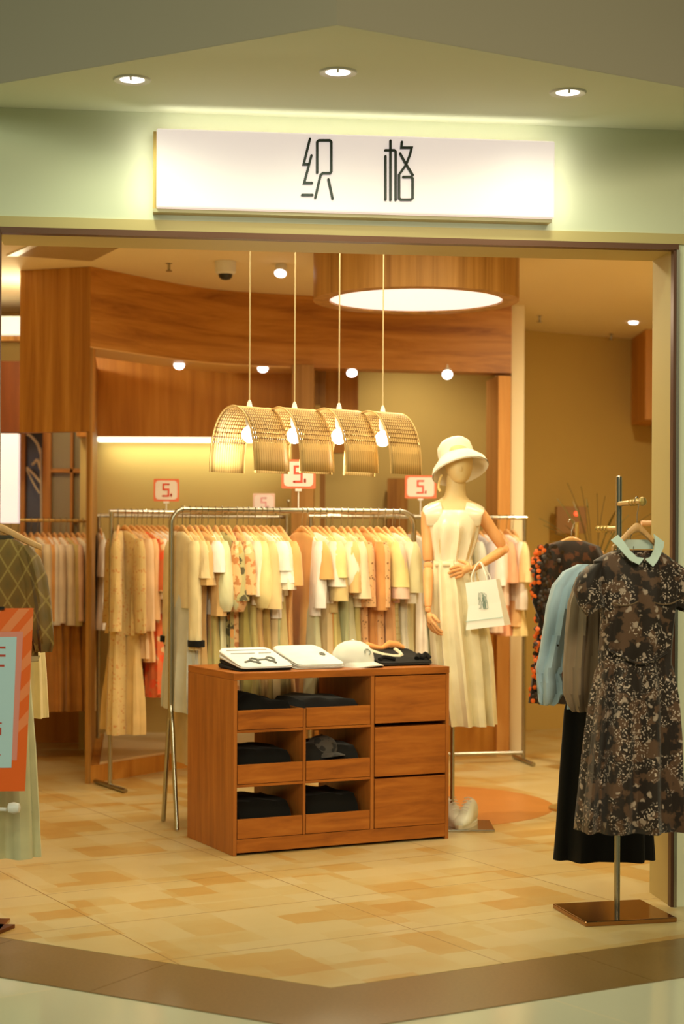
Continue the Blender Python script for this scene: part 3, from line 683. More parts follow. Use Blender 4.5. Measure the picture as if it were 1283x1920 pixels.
def body_mesh(keys, rnd, fold=.008, k=7, step=.03, n=34, capb=True, capt=True, drift=1.5, foldfrom=None):
    zt = keys[0][0]; zb = keys[-1][0]; N = max(6, int((zt-zb)/step)); ph = rnd.uniform(0, 6)
    zs = sorted(set([zt-(zt-zb)*i/N for i in range(N+1)] + [q[0] for q in keys]), reverse=True)
    rings = []
    for z in zs:
        U, W = interp(keys, z)
        f = fold*min(1, max(.0, (zt-z-.08)/.35)) if foldfrom is None else fold*min(1, max(0, .35+(foldfrom-z)/.25))
        rings.append(ring(z, U, W, 0, 0, n, f, k, ph + drift*(zt-z)*.6))
    bm = B(); loft(bm, rings, capt, False)
    # closed underside pulled a little inwards and up
    if capb:
        vs = [v for v in bm.verts if abs(v.co.z-zb) < 1e-6]
        last = rings[-1]
        inner = [Vector((p.x*.9, p.y*.75, p.z+.02)) for p in last]
        bm2_start = [bm.verts.new(p) for p in inner]
        nv = len(last); base = [v for v in vs][:nv]
        lookup = {}
        for v in vs: lookup[(round(v.co.x, 6), round(v.co.y, 6))] = v
        for j in range(nv):
            a = lookup[(round(last[j].x, 6), round(last[j].y, 6))]; b = lookup[(round(last[(j+1) % nv].x, 6), round(last[(j+1) % nv].y, 6))]
            try: bm.faces.new((a, b, bm2_start[(j+1) % nv], bm2_start[j]))
            except Exception: pass
        bm.faces.new(bm2_start[::-1])
    return bm
def sleeve_mesh(s, L, rnd, r0=.052, r1=.055, puff=0, out=.03, cuff=True, flat=.62, fold=.004, x0=.178):
    N = max(7, int(L/.03)); rings = []; ph = rnd.uniform(0, 6)
    for i in range(N+1):
        t = i/N; z = Z0 - .045 - L*t
        cx = s*(x0 + .012 + out*(t**.7))
        r = r0 + (r1-r0)*t
        if i == 0: r *= .55
        elif i == 1: r *= .85
        if puff: r += puff*math.sin(PI*min(1, t*1.02))**1.5*(t**1.2)*1.6
        if puff and cuff and t > .93: r *= .72
        rings.append(ring(z - .0, r, r*flat, cx, 0, 16, fold*t, 4, ph+4*t, 1))
    bm = B(); loft(bm, rings, True, False)
    last = rings[-1]; c = sum(last, Vector())/len(last)
    nv = [bm.verts.new(c + (p-c)*.82 + Vector((0, 0, .02))) for p in last]
    bm.verts.ensure_lookup_table(); base = (len(rings)-1)*16
    for j in range(16): bm.faces.new((bm.verts[base+j], bm.verts[base+(j+1) % 16], nv[(j+1) % 16], nv[j]))
    bm.faces.new(nv[::-1])
    return bm
def garment(name, label, cat, group, p, ang, m, L=.9, sleeve='short', slen=.24, skirt=None, waist=.55, flare=.2, W=.024, fold=.007, seed=0, sw=.19, mesh_k=7, msl=None, tilt=0, out=.018, hang=True, hlabel=None, hgroup=None, hipU=None):
    rnd = random.Random(seed)
    p = Vector(p)
    if hang: hanger(p, ang, hlabel or 'wooden hanger on the rail', hgroup or 'wooden hangers', tilt)
    end = -(waist+.07) if skirt else -L
    fl = sw*1.02 if skirt else flare
    keys = [(Z0, .05, W*.7), (Z0-.006, .075, W*.85), (Z0-.024, .125, W), (Z0-.05, sw-.012, W*1.1), (Z0-.10, sw, W*1.25), (Z0-.22, sw*.93, W*1.35)]
    if end < -.62: keys += [(-.52, sw*.82, W*1.2), (end, fl, W*1.9)]
    else: keys += [(end, fl*.98, W*1.5)]
    body = finish(name, body_mesh(keys, rnd, fold, mesh_k), m)
    body.location = p; body.rotation_euler = (0, tilt, ang); tag(body, label, cat, group)
    if sleeve != 'none':
        for s in (-1, 1):
            puff = .022 if sleeve == 'puff' else 0
            bm = sleeve_mesh(s, slen*rnd.uniform(.95, 1.05), rnd, .05, .048 if sleeve == 'long' else .062, puff, out + (.02 if sleeve == 'short' else 0), x0=sw-.014)
            finish('sleeve', bm, msl or m, body)
    if skirt:
        kk = [(-waist, sw*.86, W*1.1), (-waist-.06, sw*.9, W*1.5), (-L, flare*1.08, W*2.3)]
        sk = finish('skirt', body_mesh(kk, rnd, fold*1.5, mesh_k+2), skirt, body); tag(sk, 'matching lower skirt in its own cloth')
    return body

CRM = (238, 226, 200); WHT = (242, 234, 224); BEI = (222, 196, 148); TAN = (212, 172, 112); KHA = (200, 182, 116); SAG = (196, 196, 150)
PCH = (232, 178, 122); ORG = (228, 150, 92); PNK = (236, 200, 176); YEL = (240, 220, 150); GRY = (205, 204, 192)
f_floral = fabric((232, 184, 128), 'floral', (196, 128, 76), (214, 206, 160))
f_dots = fabric((236, 184, 130), 'dots', (150, 104, 66))
f_dark = fabric((190, 176, 120), 'leafy', (92, 84, 58), (226, 160, 90))
f_orange = fabric((226, 120, 70), 'leafy', (240, 96, 52), (226, 190, 140))
f_plaid = fabric((206, 188, 132), 'plaid', (190, 168, 110))
f_tanfl = fabric((214, 184, 124), 'dots', (200, 140, 84))

def rack(label, group, pts, r=RAILR, kind='straight'):
    pass
# --- front rack (bent tube, A-shaped ends)
RA = at(322, 955, 8.45); RB = at(776, 961, 8.86); RZ = 1.547
RA.z = RB.z = RZ
rd = (RB-RA); rd.z = 0; RLn = rd.length; rd.normalize(); rang = math.atan2(rd.y, rd.x)
r1 = empty('clothes_rack', (RA.x, RA.y, 0), 'chrome clothes rack with rounded corners and splayed legs behind the chest', 'clothes rack', None, rang)
def arc(c, r, a0, a1, n=7): return [(c[0]+r*math.cos(math.radians(a0+(a1-a0)*i/n)), 0, c[1]+r*math.sin(math.radians(a0+(a1-a0)*i/n))) for i in range(n+1)]
bm = B(); tube(bm, [(0, 0, .53), (0, 0, 1.0)] + arc((.07, RZ-.07), .07, 180, 90) + [(RLn*.5, 0, RZ)] + arc((RLn-.07, RZ-.07), .07, 90, 0) + [(RLn, 0, 1.0), (RLn, 0, .53)], .0135, 12)
finish('top_frame', bm, M_steel, r1)
for x in (0, RLn):
    for s in (-1, 1):
        bm = B(); tube(bm, smooth_path([(x, 0, .60), (x, s*.012, .555), (x, s*.035, .50), (x, s*.09, .25), (x, s*.145, .006)], 4), .0115, 10); finish('leg', bm, M_steel, r1)
bm = B(); tube(bm, [(0, 0, .57), (RLn, 0, .57)], .009, 8); finish('crossbar', bm, M_steel, r1)

G1 = 'garments on the front chrome rack'
ORD = ['first', 'second', 'third', 'fourth', 'fifth', 'sixth', 'seventh', 'eighth', 'ninth', 'tenth', 'eleventh', 'twelfth', 'thirteenth', 'fourteenth', 'fifteenth', 'sixteenth', 'seventeenth', 'eighteenth', 'nineteenth', 'twentieth', 'twenty-first', 'twenty-second', 'twenty-third', 'twenty-fourth', 'twenty-fifth', 'twenty-sixth', 'twenty-seventh', 'twenty-eighth', 'twenty-ninth', 'thirtieth', 'thirty-first', 'thirty-second', 'thirty-third', 'thirty-fourth']
def fb(c): return fabric(c)
# (rail px x, name, words, fabric, L, sleeve, slen, skirt, category)
items = [
 (342, 'trench_coat', 'beige belted coat with black cuff straps', fb((232, 210, 160)), .98, 'long', .56, fb(GRY), 'coat'),
 (356, 'hanging_blouse', 'cream long blouse', fb(BEI), 1.2, 'short', .20, None, 'blouse'),
 (367, 'hanging_dress', 'tan long dress', fb(TAN), 1.0, 'short', .22, None, 'dress'),
 (378, 'hanging_dress', 'tan-peach pleated dress', fb((222, 178, 118)), 1.02, 'long', .4, None, 'dress'),
 (390, 'hanging_blouse', 'white collared blouse over khaki skirt', fb(WHT), 1.02, 'short', .17, fb(KHA), 'blouse'),
 (404, 'hanging_blouse', 'pale sage puff-sleeved blouse', fb((222, 216, 172)), .8, 'puff', .36, None, 'blouse'),
 (416, 'hanging_dress', 'dark green and orange floral dress', f_dark, .98, 'short', .3, None, 'dress'),
 (428, 'hanging_dress', 'peach floral dress', f_floral, .98, 'puff', .38, None, 'dress'),
 (444, 'hanging_blouse', 'light peach V-neck blouse over olive skirt', f_floral, 1.0, 'short', .28, fb((176, 160, 90)), 'blouse'),
 (456, 'hanging_blouse', 'cream cardigan over khaki skirt', fb(CRM), .96, 'long', .3, fb(KHA), 'cardigan'),
 (466, 'hanging_blouse', 'yellow-cream blouse with tied sleeves', fb((236, 214, 150)), .8, 'puff', .34, fb(TAN), 'blouse'),
 (478, 'hanging_shirt', 'beige elbow-sleeved shirt over tan skirt', fb((224, 194, 138)), 1.02, 'short', .34, fb((196, 166, 100)), 'shirt'),
 (490, 'hanging_shirt', 'white cotton shirt over beige skirt', fb(WHT), 1.0, 'short', .16, fb(BEI), 'shirt'),
 (500, 'hanging_shirt', 'bright white short-sleeved shirt over sage skirt', fb((246, 240, 230)), 1.02, 'short', .22, fb(SAG), 'shirt'),
 (512, 'hanging_blouse', 'cream half-sleeved blouse', fb(CRM), .98, 'short', .26, fb((208, 186, 128)), 'blouse'),
 (524, 'hanging_dress', 'sheer apricot dress', fb((228, 172, 106)), 1.0, 'short', .24, None, 'dress'),
 (566, 'hanging_dress', 'tan apricot long dress', fb((220, 170, 104)), 1.04, 'short', .2, None, 'dress'),
 (576, 'hanging_blouse', 'white long-sleeved blouse over pale sage skirt', fb(WHT), 1.02, 'long', .34, fb((206, 204, 164)), 'blouse'),
 (588, 'hanging_blouse', 'white satin blouse', fb((240, 228, 208)), .92, 'short', .24, fb(BEI), 'blouse'),
 (600, 'hanging_shirt', 'beige shirt with brown-edged sleeves', fb((214, 186, 128)), .9, 'short', .3, fb((206, 150, 84)), 'shirt'),
 (612, 'hanging_shirt', 'yellow-cream short-sleeved shirt', fb(YEL), .98, 'short', .2, fb((206, 190, 120)), 'shirt'),
 (624, 'hanging_blouse', 'white blouse with rounded sleeves', fb((240, 230, 206)), 1.0, 'puff', .24, fb(SAG), 'blouse'),
 (640, 'hanging_blouse', 'beige ruffle-neck blouse', fb((226, 186, 124)), .9, 'short', .28, fb((206, 200, 160)), 'blouse'),
 (652, 'hanging_shirt', 'off-white three-quarter-sleeved shirt', fb((232, 214, 176)), .98, 'short', .3, fb(KHA), 'shirt'),
 (666, 'hanging_dress', 'apricot dress with dotted long sleeves', f_dots, 1.04, 'long', .36, None, 'dress'),
 (680, 'hanging_dress', 'orange-tan long dress', fb((222, 156, 90)), 1.06, 'long', .38, None, 'dress'),
 (694, 'hanging_dress', 'peach dress printed with small brown flowers', f_dots, 1.04, 'long', .36, None, 'dress'),
 (708, 'hanging_blouse', 'yellow-cream blouse over apricot skirt', fb(YEL), 1.02, 'short', .24, fb(PCH), 'blouse'),
 (722, 'hanging_blouse', 'pinkish white blouse over plaid khaki skirt', fb(PNK), 1.02, 'short', .3, f_plaid, 'blouse'),
 (736, 'hanging_shirt', 'ivory long shirt', fb(CRM), .98, 'long', .32, None, 'shirt'),
 (749, 'hanging_dress', 'pale sage long dress nearest the mannequin', fb((220, 208, 160)), 1.06, 'short', .28, None, 'dress'),
]
rnd = random.Random(11)
def on_rail(A, B_, px):
    # point of the rail seen at photo column px
    lo, hi = 0.0, 1.0
    for _ in range(40):
        t = (lo+hi)/2; q = A + (B_-A)*t
        if CX + F*q.x/q.y < px: lo = t
        else: hi = t
    return A + (B_-A)*lo
for i, (px, nm, words, m, L, sl, slen, sk, cat) in enumerate(items):
    p = on_rail(RA, RB, px); tw = rnd.uniform(-8, 8)
    ang = rang - PI/2 + math.radians(5 + tw)
    g = garment(nm, '%s, %s from the left on the front rack' % (words, ORD[i]), cat, G1, p, ang, m, max(.97, L+.04) if i else L, sl, slen*.92, sk, rnd.uniform(.34, .46), rnd.uniform(.19, .23), W=.021, fold=.007, seed=i+3,
            hlabel='wooden hanger holding the %s garment from the left on the front rack' % ORD[i], hgroup='hangers on the front chrome rack')
    if i == 0:
        for s in (-1, 1):
            bm = B(); q = ring(Z0-.52, .058, .04, s*.222, 0, 14, 0, 3, 0, 1); q2 = ring(Z0-.55, .058, .04, s*.224, 0, 14, 0, 3, 0, 1); loft(bm, [q, q2]); tag(finish('cuff_strap', bm, M_black, g), 'black cuff strap')

# --- generic straight racks
def straight_rack(A, B_, z, label, feet=True, low=True, z0=0, name='clothes_rack', footdir=None):
    A = Vector((A.x, A.y, 0)); B_ = Vector((B_.x, B_.y, 0)); d = (B_-A); Ln = d.length; an = math.atan2(d.y, d.x)
    e = empty(name, (A.x, A.y, z0), label, 'clothes rack', None, an)
    h = z - z0
    bm = B(); tube(bm, [(-.012, 0, h), (Ln+.012, 0, h)], .0125, 12); finish('rail', bm, M_chrome, e)
    for x in (0, Ln):
        bm = B(); tube(bm, [(x, 0, .02), (x, 0, h)], .0125, 12); finish('post', bm, M_steel, e)
        if feet:
            bm = B(); tube(bm, [(x, -.22, .014), (x, .22, .014)], .013, 10); finish('foot', bm, M_steel, e)
    if low:
        bm = B(); tube(bm, [(0, 0, .06), (Ln, 0, .06)], .012, 10); finish('lower_bar', bm, M_steel, e)
    return an, A, B_
# rack 2 (left, with long dresses)
A2 = at(209, 959, 9.74); B2 = at(538, 965, 10.3); A2.z = B2.z = 1.556
an2, _, _ = straight_rack(A2, B2, 1.556, 'straight chrome clothes rack at left holding long beige dresses', low=False)
items2 = [
 (222, 'hanging_dress', 'tan long dress with small orange sprigs', f_tanfl, 1.24, 'long', .5, None, 34, 'dress'),
 (234, 'hanging_dress', 'beige long dress with a pleated skirt', f_tanfl, 1.24, 'long', .5, fb((222, 190, 130)), 6, 'dress'),
 (246, 'hanging_blouse', 'sheer pink-cream blouse', fb((236, 200, 160)), .82, 'long', .5, None, 2, 'blouse'),
 (257, 'hanging_dress', 'white-collared peach dress', fb((236, 190, 140)), .84, 'long', .44, None, 4, 'dress'),
 (266, 'hanging_dress', 'vivid orange printed dress', f_orange, 1.04, 'short', .3, None, 0, 'dress'),
 (275, 'hanging_shirt', 'white shirt over orange-red printed skirt', fb((238, 220, 204)), 1.02, 'short', .32, f_orange, 4, 'shirt'),
 (285, 'hanging_shirt', 'pinkish white loose shirt', fb((242, 218, 200)), .62, 'short', .34, None, 2, 'shirt'),
 (296, 'hanging_shirt', 'white shirt over tan skirt', fb(WHT), .72, 'short', .3, fb(TAN), 2, 'shirt'),
 (306, 'hanging_blouse', 'ivory blouse over tan skirt', fb(CRM), .76, 'short', .28, fb(TAN), 0, 'blouse'),
 (332, 'hanging_blouse', 'ivory half-hidden blouse', fb(CRM), .9, 'short', .28, None, 0, 'blouse'),
 (372, 'hanging_blouse', 'off-white blouse', fb(WHT), .9, 'short', .28, None, 0, 'blouse'),
 (420, 'hanging_dress', 'tan dress', fb(TAN), .9, 'short', .28, None, 0, 'dress'),
 (470, 'hanging_dress', 'khaki dress', fb(KHA), .95, 'short', .28, None, 0, 'dress'),
 (515, 'hanging_dress', 'beige dress', fb(BEI), .95, 'short', .28, None, 0, 'dress'),
]
for i, (px, nm, words, m, L, sl, slen, sk, extra, cat) in enumerate(items2):
    p = on_rail(A2, B2, px)
    garment(nm, '%s, %s from the left on the straight left rack' % (words, ORD[i]), cat, 'garments on the straight left rack', p, an2 - PI/2 + math.radians(8 - extra), m, L, sl, slen, sk, .62 if i < 2 else .5, .2, W=.03 if i < 2 else .022, fold=.009, seed=100+i,
            hlabel='wooden hanger holding the %s garment from the left on the straight left rack' % ORD[i], hgroup='hangers on the straight left rack')
# rack 3 (inside the niche)
A3 = at(160, 969, 11.05); B3 = at(560, 972, 11.25); A3.x = -1.55; A3.z = B3.z = 1.55; B3.x = -.36
an3, _, _ = straight_rack(A3, B3, 1.55, 'chrome clothes rail standing inside the lit niche', low=False, z0=.112, feet=False)
cols3 = [WHT, (206, 214, 196), CRM, PNK, WHT, TAN, CRM, BEI, WHT, KHA, CRM]
w3 = ['white', 'pale green', 'cream', 'pink-beige', 'off-white', 'tan', 'ivory', 'beige', 'milk-white', 'khaki', 'buttery cream']
for i in range(11):
    px = 188 + i*32
    garment('hanging_blouse', '%s blouse, %s from the left on the niche rail' % (w3[i], ORD[i]), 'blouse', 'blouses on the niche rail', on_rail(A3, B3, px), an3 - PI/2 + math.radians(rnd.uniform(0, 12)), fb(cols3[i]), .72, 'short', .24, None, .5, .19, seed=200+i, fold=.006,
            hlabel='wooden hanger holding the %s blouse from the left on the niche rail' % ORD[i], hgroup='hangers on the niche rail')
# rack 4 (far left wall rail)
A4 = at(20, 972, 11.15); B4 = at(172, 978, 11.3); A4.z = B4.z = at(100, 976, 11.2).z
d4 = (B4-A4); an4 = math.atan2(d4.y, d4.x)
r4 = empty('wall_rail', A4, 'thin brass clothes rail on the far left wall below the lattice window', 'clothes rail', None, an4)
bm = B(); tube(bm, [(-.5, 0, 0), (d4.length, 0, 0)], .011, 10); finish('rail', bm, M_brass, r4)
for x in (-.3, d4.length-.02):
    bm = B(); tube(bm, [(x, 0, 0), (x, .70, 0)], .008, 8); finish('bracket', bm, M_brass, r4)
it4 = [(14, 'tan', TAN, ORG), (34, 'beige', BEI, TAN), (46, 'grey-white', GRY, TAN), (58, 'yellow-tan', (226, 190, 124), TAN), (70, 'ivory', CRM, (196, 132, 62)), (80, 'apricot', (232, 176, 112), (196, 132, 62)), (91, 'off-white', WHT, (200, 138, 66)), (102, 'bright white', (245, 232, 216), (206, 150, 78)), (113, 'milk-white', (240, 226, 206), (206, 150, 78)), (124, 'khaki', (206, 186, 128), (190, 130, 60)), (135, 'pale pink', PNK, (196, 140, 70)), (146, 'cream', CRM, (196, 140, 70)), (155, 'sand-coloured', BEI, TAN)]
for i, (px, wd, c, c2) in enumerate(it4):
    garment('hanging_outfit', '%s top and brown skirt, %s from the left on the wall rail' % (wd, ORD[i]), 'outfit', 'outfits on the far left wall rail', on_rail(A4, B4, px), an4 - PI/2 + math.radians(rnd.uniform(4, 14)), fb(c), 1.22, 'long', .5, fabric(c2), .58, .19, seed=300+i, fold=.01, W=.026,
            hlabel='wooden hanger holding the %s outfit from the left on the left wall rail' % ORD[i], hgroup='hangers on the far left wall rail')
# rack 5 (right, behind the mannequin)
A5 = at(583, 967, 10.72); B5 = at(984, 971, 10.98); A5.z = B5.z = 1.549
an5, _, _ = straight_rack(A5, B5, 1.549, 'straight chrome clothes rack behind the mannequin', low=True)
items5 = [(620, 'cream', CRM, None, .9), (660, 'beige', BEI, None, .9), (700, 'tan', TAN, None, .95), (740, 'khaki', KHA, None, .95), (775, 'off-white', WHT, None, .9), (815, 'ivory', CRM, fb(SAG), 1.0), (850, 'pale yellow', YEL, None, 1.0), (880, 'light grey', GRY, None, .9), (895, 'lilac-grey', (196, 184, 186), None, .55), (908, 'white', WHT, None, .62), (922, 'soft pink', (240, 210, 186), None, .72), (936, 'salmon', (240, 176, 136), None, .74), (950, 'milk-white', (244, 232, 220), fb((240, 196, 140)), .68), (962, 'buttery cream', (240, 216, 160), fb((238, 212, 150)), .74)]
for i, (px, wd, c, sk, L) in enumerate(items5):
    garment('hanging_blouse', '%s blouse, %s from left on rear rack' % (wd, ORD[i]), 'blouse', 'blouses on the rack behind the mannequin', on_rail(A5, B5, px), an5 - PI/2 + math.radians(rnd.uniform(2, 14)), fb(c), L, 'short' if i % 2 else 'long', .26 if i % 2 else .4, sk, .45, .18, seed=400+i, fold=.008,
            hlabel='wooden hanger holding the %s blouse on the rack behind the mannequin' % ORD[i], hgroup='hangers on the rack behind the mannequin')

# ------------------------------------------------------------------ price signs
def price_sign(cx, cy, wpx, hpx, Y, label, pole_to=None, tint=(238, 226, 218), edge=(238, 120, 80), ink=(222, 82, 58)):
    c = at(cx, cy, Y); k = Y/F; e = empty('price_sign', c, label, 'sign', 'red-edged 5 signs above the racks')
    wd, h = wpx*k/2, hpx*k/2
    def rr(w_, h_, r, y):
        pts = []
        for (sx, sz, a0) in ((1, 1, 0), (-1, 1, 90), (-1, -1, 180), (1, -1, 270)):
            for a in (0, 30, 60, 90): t = math.radians(a0+a); pts.append(Vector((sx*(w_-r)+r*math.cos(t), y, sz*(h_-r)+r*math.sin(t))))
        return pts
    bm = B(); extrude_poly(bm, rr(wd, h, .006, .004), Vector((0, -.006, 0))); finish('border_card', bm, mat('sign_edge_%d' % edge[1], edge, .5), e, False)
    bm = B(); extrude_poly(bm, rr(wd*.86, h*.84, .02, -.0025), Vector((0, -.0015, 0))); cd2 = finish('card', bm, mat('sign_card_%d' % tint[1], tint, .5), e, False)
    s = h*.52; I = Matrix.Identity(4)
    polys = [[(s*.45, s), (-s*.5, s), (-s*.5, s*.12), (s*.4, s*.12), (s*.4, -s), (-s*.6, -s)], [(s*.85, -s*.7), (s*.85, -s*1.02)]]
    strokes_obj('numeral', polys, h*.075, .0042, .0058, lambda a, b: (a, b), mat('sign_ink_%d' % ink[1], ink, .5), cd2, I)
    if pole_to is not None:
        bm = B(); tube(bm, [(0, 0, -h), (0, 0, pole_to - c.z)], .0035, 8); finish('support_rod', bm, M_white, e)
        bm = B(); box(bm, (-.016, -.008, -h-.012), (.016, .008, -h)); finish('clip', bm, M_white, e)
    return e
price_sign(312, 919, 48, 42, 9.95, 'red-edged white sign with a red 5, leftmost, above the left rack', 1.57)
price_sign(495, 943, 41, 36, 10.4, 'pale pink-edged 5 sign, smallest, low above the front rack', 1.57, (238, 222, 222), (236, 200, 190), (226, 160, 170))
price_sign(560, 889, 64, 55, 8.65, 'largest red-edged 5 sign, on a white rod from the front rack', 1.56)
price_sign(789, 913, 59, 43, 10.85, 'red-edged 5 sign beside the mannequin hat', 1.56)
bm = B(); lathe(bm, [(.0, -.012), (.009, -.008), (.012, 0), (.009, .008), (.0, .012)], 12, Matrix.Translation((0, 0, .06))); tube(bm, [(0, 0, 0), (0, 0, .05)], .003, 6)
p = at(541, 972, 10.3); o = tag(finish('rack_finial', bm, M_steel), 'small round metal finial rising behind the front rack', 'finial'); o.location = (p.x, p.y, 1.568)

# ------------------------------------------------------------------ chest
CA = zpl(437, 1606); CA.z = 0; cA = zpl(839.5, 1572.5); cA.z = 0
cd_ = (cA-CA).normalized(); cang = math.atan2(cd_.y, cd_.x); CW = 1.098; CD = .555; CHh = .81
ch = empty('display_chest', CA, 'brown timber display chest with open trays and three drawers', 'chest', None, cang)
def cbox(name, a, b, m, parent=ch, bev=.002):
    bm = B(); box(bm, a, b); return finish(name, bm, m, parent, False, bev)
t = .018
cbox('top_board', (0, -.002, CHh-.032), (CW, CD, CHh), M_chest)
cbox('side_panel', (0, 0, 0), (t, CD, CHh-.0325), M_chestV)
cbox('side_panel', (CW-t, 0, 0), (CW, CD, CHh-.0325), M_chestV)
cbox('plinth', (t+.0005, 0, .012), (CW-t-.0005, .02, .072), M_chest)
cbox('plinth', (t+.0005, CD-.02, .012), (CW-t-.0005, CD, .072), M_chest)
x1, x2 = .3166*CW, .631*CW
cbox('bottom_panel', (t+.0005, .0205, .055), (CW-t-.0005, CD-.0205, .071), M_chestIn)
cbox('divider', (x2-.009, .0005, .0725), (x2+.009, CD, CHh-.033), M_chestV)
cbox('divider', (x1-.006, .0005, .0725), (x1+.006, CD, .64), M_chestV)
for z in (.302, .543):
    cbox('shelf', (t+.0005, .001, z), (x1-.0065, CD, z+.012), M_chest); cbox('shelf', (x1+.0065, .001, z), (x2-.0095, CD, z+.012), M_chest)
cbox('partition_panel', (x2+.0095, CD-.012, .073), (CW-t-.0005, CD, CHh-.033), M_chestV)
for i, z in enumerate((.0745, .312, .5575)):
    z1 = z + (.227 if i < 2 else .215)
    dd = cbox('drawer', (x2+.012, -.004, z), (CW-t-.003, .3, z1), M_chest)
for r_, z in enumerate((.0745, .316, .557)):
    for (xa, xb) in ((t+.003, x1-.009), (x1+.009, x2-.012)):
        tr = empty('tray', (0, 0, 0), None, None); tr.parent = ch
        tr.name = 'tray'
        bm = B(); box(bm, (xa, .0, z), (xb, .014, z+.086)); box(bm, (xa, .014, z), (xa+.008, CD-.03, z+.06)); box(bm, (xb-.008, .014, z), (xb, CD-.03, z+.06)); box(bm, (xa+.008, .014, z), (xb-.008, CD-.03, z+.006)); box(bm, (xa+.008, CD-.038, z+.006), (xb-.008, CD-.03, z+.06))
        bpy.data.objects.remove(tr); finish('tray', bm, M_chest, ch, False, .0015)
# folded dark clothes in the trays
def pile(xa, xb, z, h, mound, m, label, seed, name='folded_garment', hump=None):
    rnd = random.Random(seed); n, k = 14, 12; bm = B(); y0, y1 = .03, .47; T_ = []
    for i in range(n+1):
        row = []
        for j in range(k+1):
            u, v = i/n, j/k
            e_ = min(1, min(u, 1-u)*16)**.5 * min(1, min(v, 1-v)*7)**.5
            zz = h*e_ + mound*math.exp(-((u-(hump or .35))/.28)**2)*e_*(.6+.4*math.sin(v*3)) + .004*math.sin(u*13+v*9+seed)*e_
            row.append(Vector((xa+(xb-xa)*u, y0+(y1-y0)*v, z+zz)))
        T_.append(row)
    G = [[bm.verts.new(p) for p in r] for r in T_]; Lw = [[bm.verts.new((p.x, p.y, z)) for p in r] for r in T_]
    for i in range(n):
        for j in range(k):
            bm.faces.new((G[i][j], G[i+1][j], G[i+1][j+1], G[i][j+1])); bm.faces.new((Lw[i][j], Lw[i][j+1], Lw[i+1][j+1], Lw[i+1][j]))
    for i in range(n):
        bm.faces.new((G[i][0], Lw[i][0], Lw[i+1][0], G[i+1][0])); bm.faces.new((G[i][k], G[i+1][k], Lw[i+1][k], Lw[i][k]))
    for j in range(k):
        bm.faces.new((G[0][j], G[0][j+1], Lw[0][j+1], Lw[0][j])); bm.faces.new((G[n][j], Lw[n][j], Lw[n][j+1], G[n][j+1]))
    o = finish(name, bm, m); o.location = CA; o.rotation_euler.z = cang; tag(o, label, 'folded clothes', 'dark folded clothes in the chest trays')
cA0, cA1, cB0, cB1 = t+.014, x1-.02, x1+.02, x2-.023
pile(cA0, cA1, .564, .10, .045, M_black, 'black folded clothes mounded in the top left tray', 1)
pile(cB0, cB1, .564, .10, .012, fabric((34, 30, 30)), 'dark folded clothes in the top middle tray', 2)
pile(cA0, cA1, .323, .125, .01, M_black, 'black folded clothes in the middle row left tray', 3)
pile(cB0, cB1, .323, .13, .02, fabric((30, 27, 25)), 'black folded clothes under the patterned cap in the middle row tray', 4, hump=.1)
pile(cA0, cA1, .0815, .135, .01, M_black, 'black folded clothes in the bottom left tray', 5)
pile(cB0, cB1, .0815, .145, .01, M_black, 'black folded clothes in the bottom middle tray', 6)

def cap(loc, rz, label, m, s=1, emblem=None, tilt=0):
    o = empty('baseball_cap', loc, label, 'cap', None, rz); o.rotation_euler = (tilt, 0, rz)
    bm = B(); lathe(bm, [(.088*s, 0), (.09*s, .03*s), (.084*s, .062*s), (.066*s, .09*s), (.036*s, .107*s), (.006*s, .112*s)], 24)
    for v in bm.verts: v.co.y *= 1.12
    crn = finish('crown', bm, m, o)
    bm = B(); N = 12; rings = []
    for i in range(N+1):
        a = math.radians(-160 + 140*i/N); x0, y0 = .088*s*math.cos(a), .098*s*math.sin(a)
        rr = math.sin(PI*i/N)**.5*.075*s
        x1_, y1_ = x0*(1.02), y0 - rr; dz = -.02*s*(abs(x0)/(.088*s))**2
        rings.append([Vector((x0*.97, y0*.97, .022*s)), Vector((x1_, y1_, .014*s+dz)), Vector((x1_, y1_, .009*s+dz)), Vector((x0*.97, y0*.97, .014*s))])
    loft(bm, rings); finish('peak', bm, m, o)
    bm = B(); lathe(bm, [(.006*s, .111*s), (.008*s, .114*s), (.003*s, .117*s)], 10); finish('button', bm, m, crn)
    if emblem:
        bm = B(); c = Vector((0, -.0935*s, .065*s)); pts = []
        for k in range(10): a = math.radians(-60+ 260*k/9); pts.append(c + Vector((.016*s*math.cos(a), -.004 + .01*max(0, math.sin(a)) , .013*s*math.sin(a))))
        tube(bm, pts, .0028*s, 6); finish('emblem', bm, emblem, crn)
    return o
CM = ch.matrix_world
def cl(x, y, z): return CA + cd_*x + Vector((-cd_.y, cd_.x, 0))*y + Vector((0, 0, z))
cap(cl((x1+x2)/2-.02, .14, .41), cang+.3, 'dark patterned cap in the middle row tray of the chest', fabric((88, 80, 74), 'floral', (50, 46, 44)), .8)
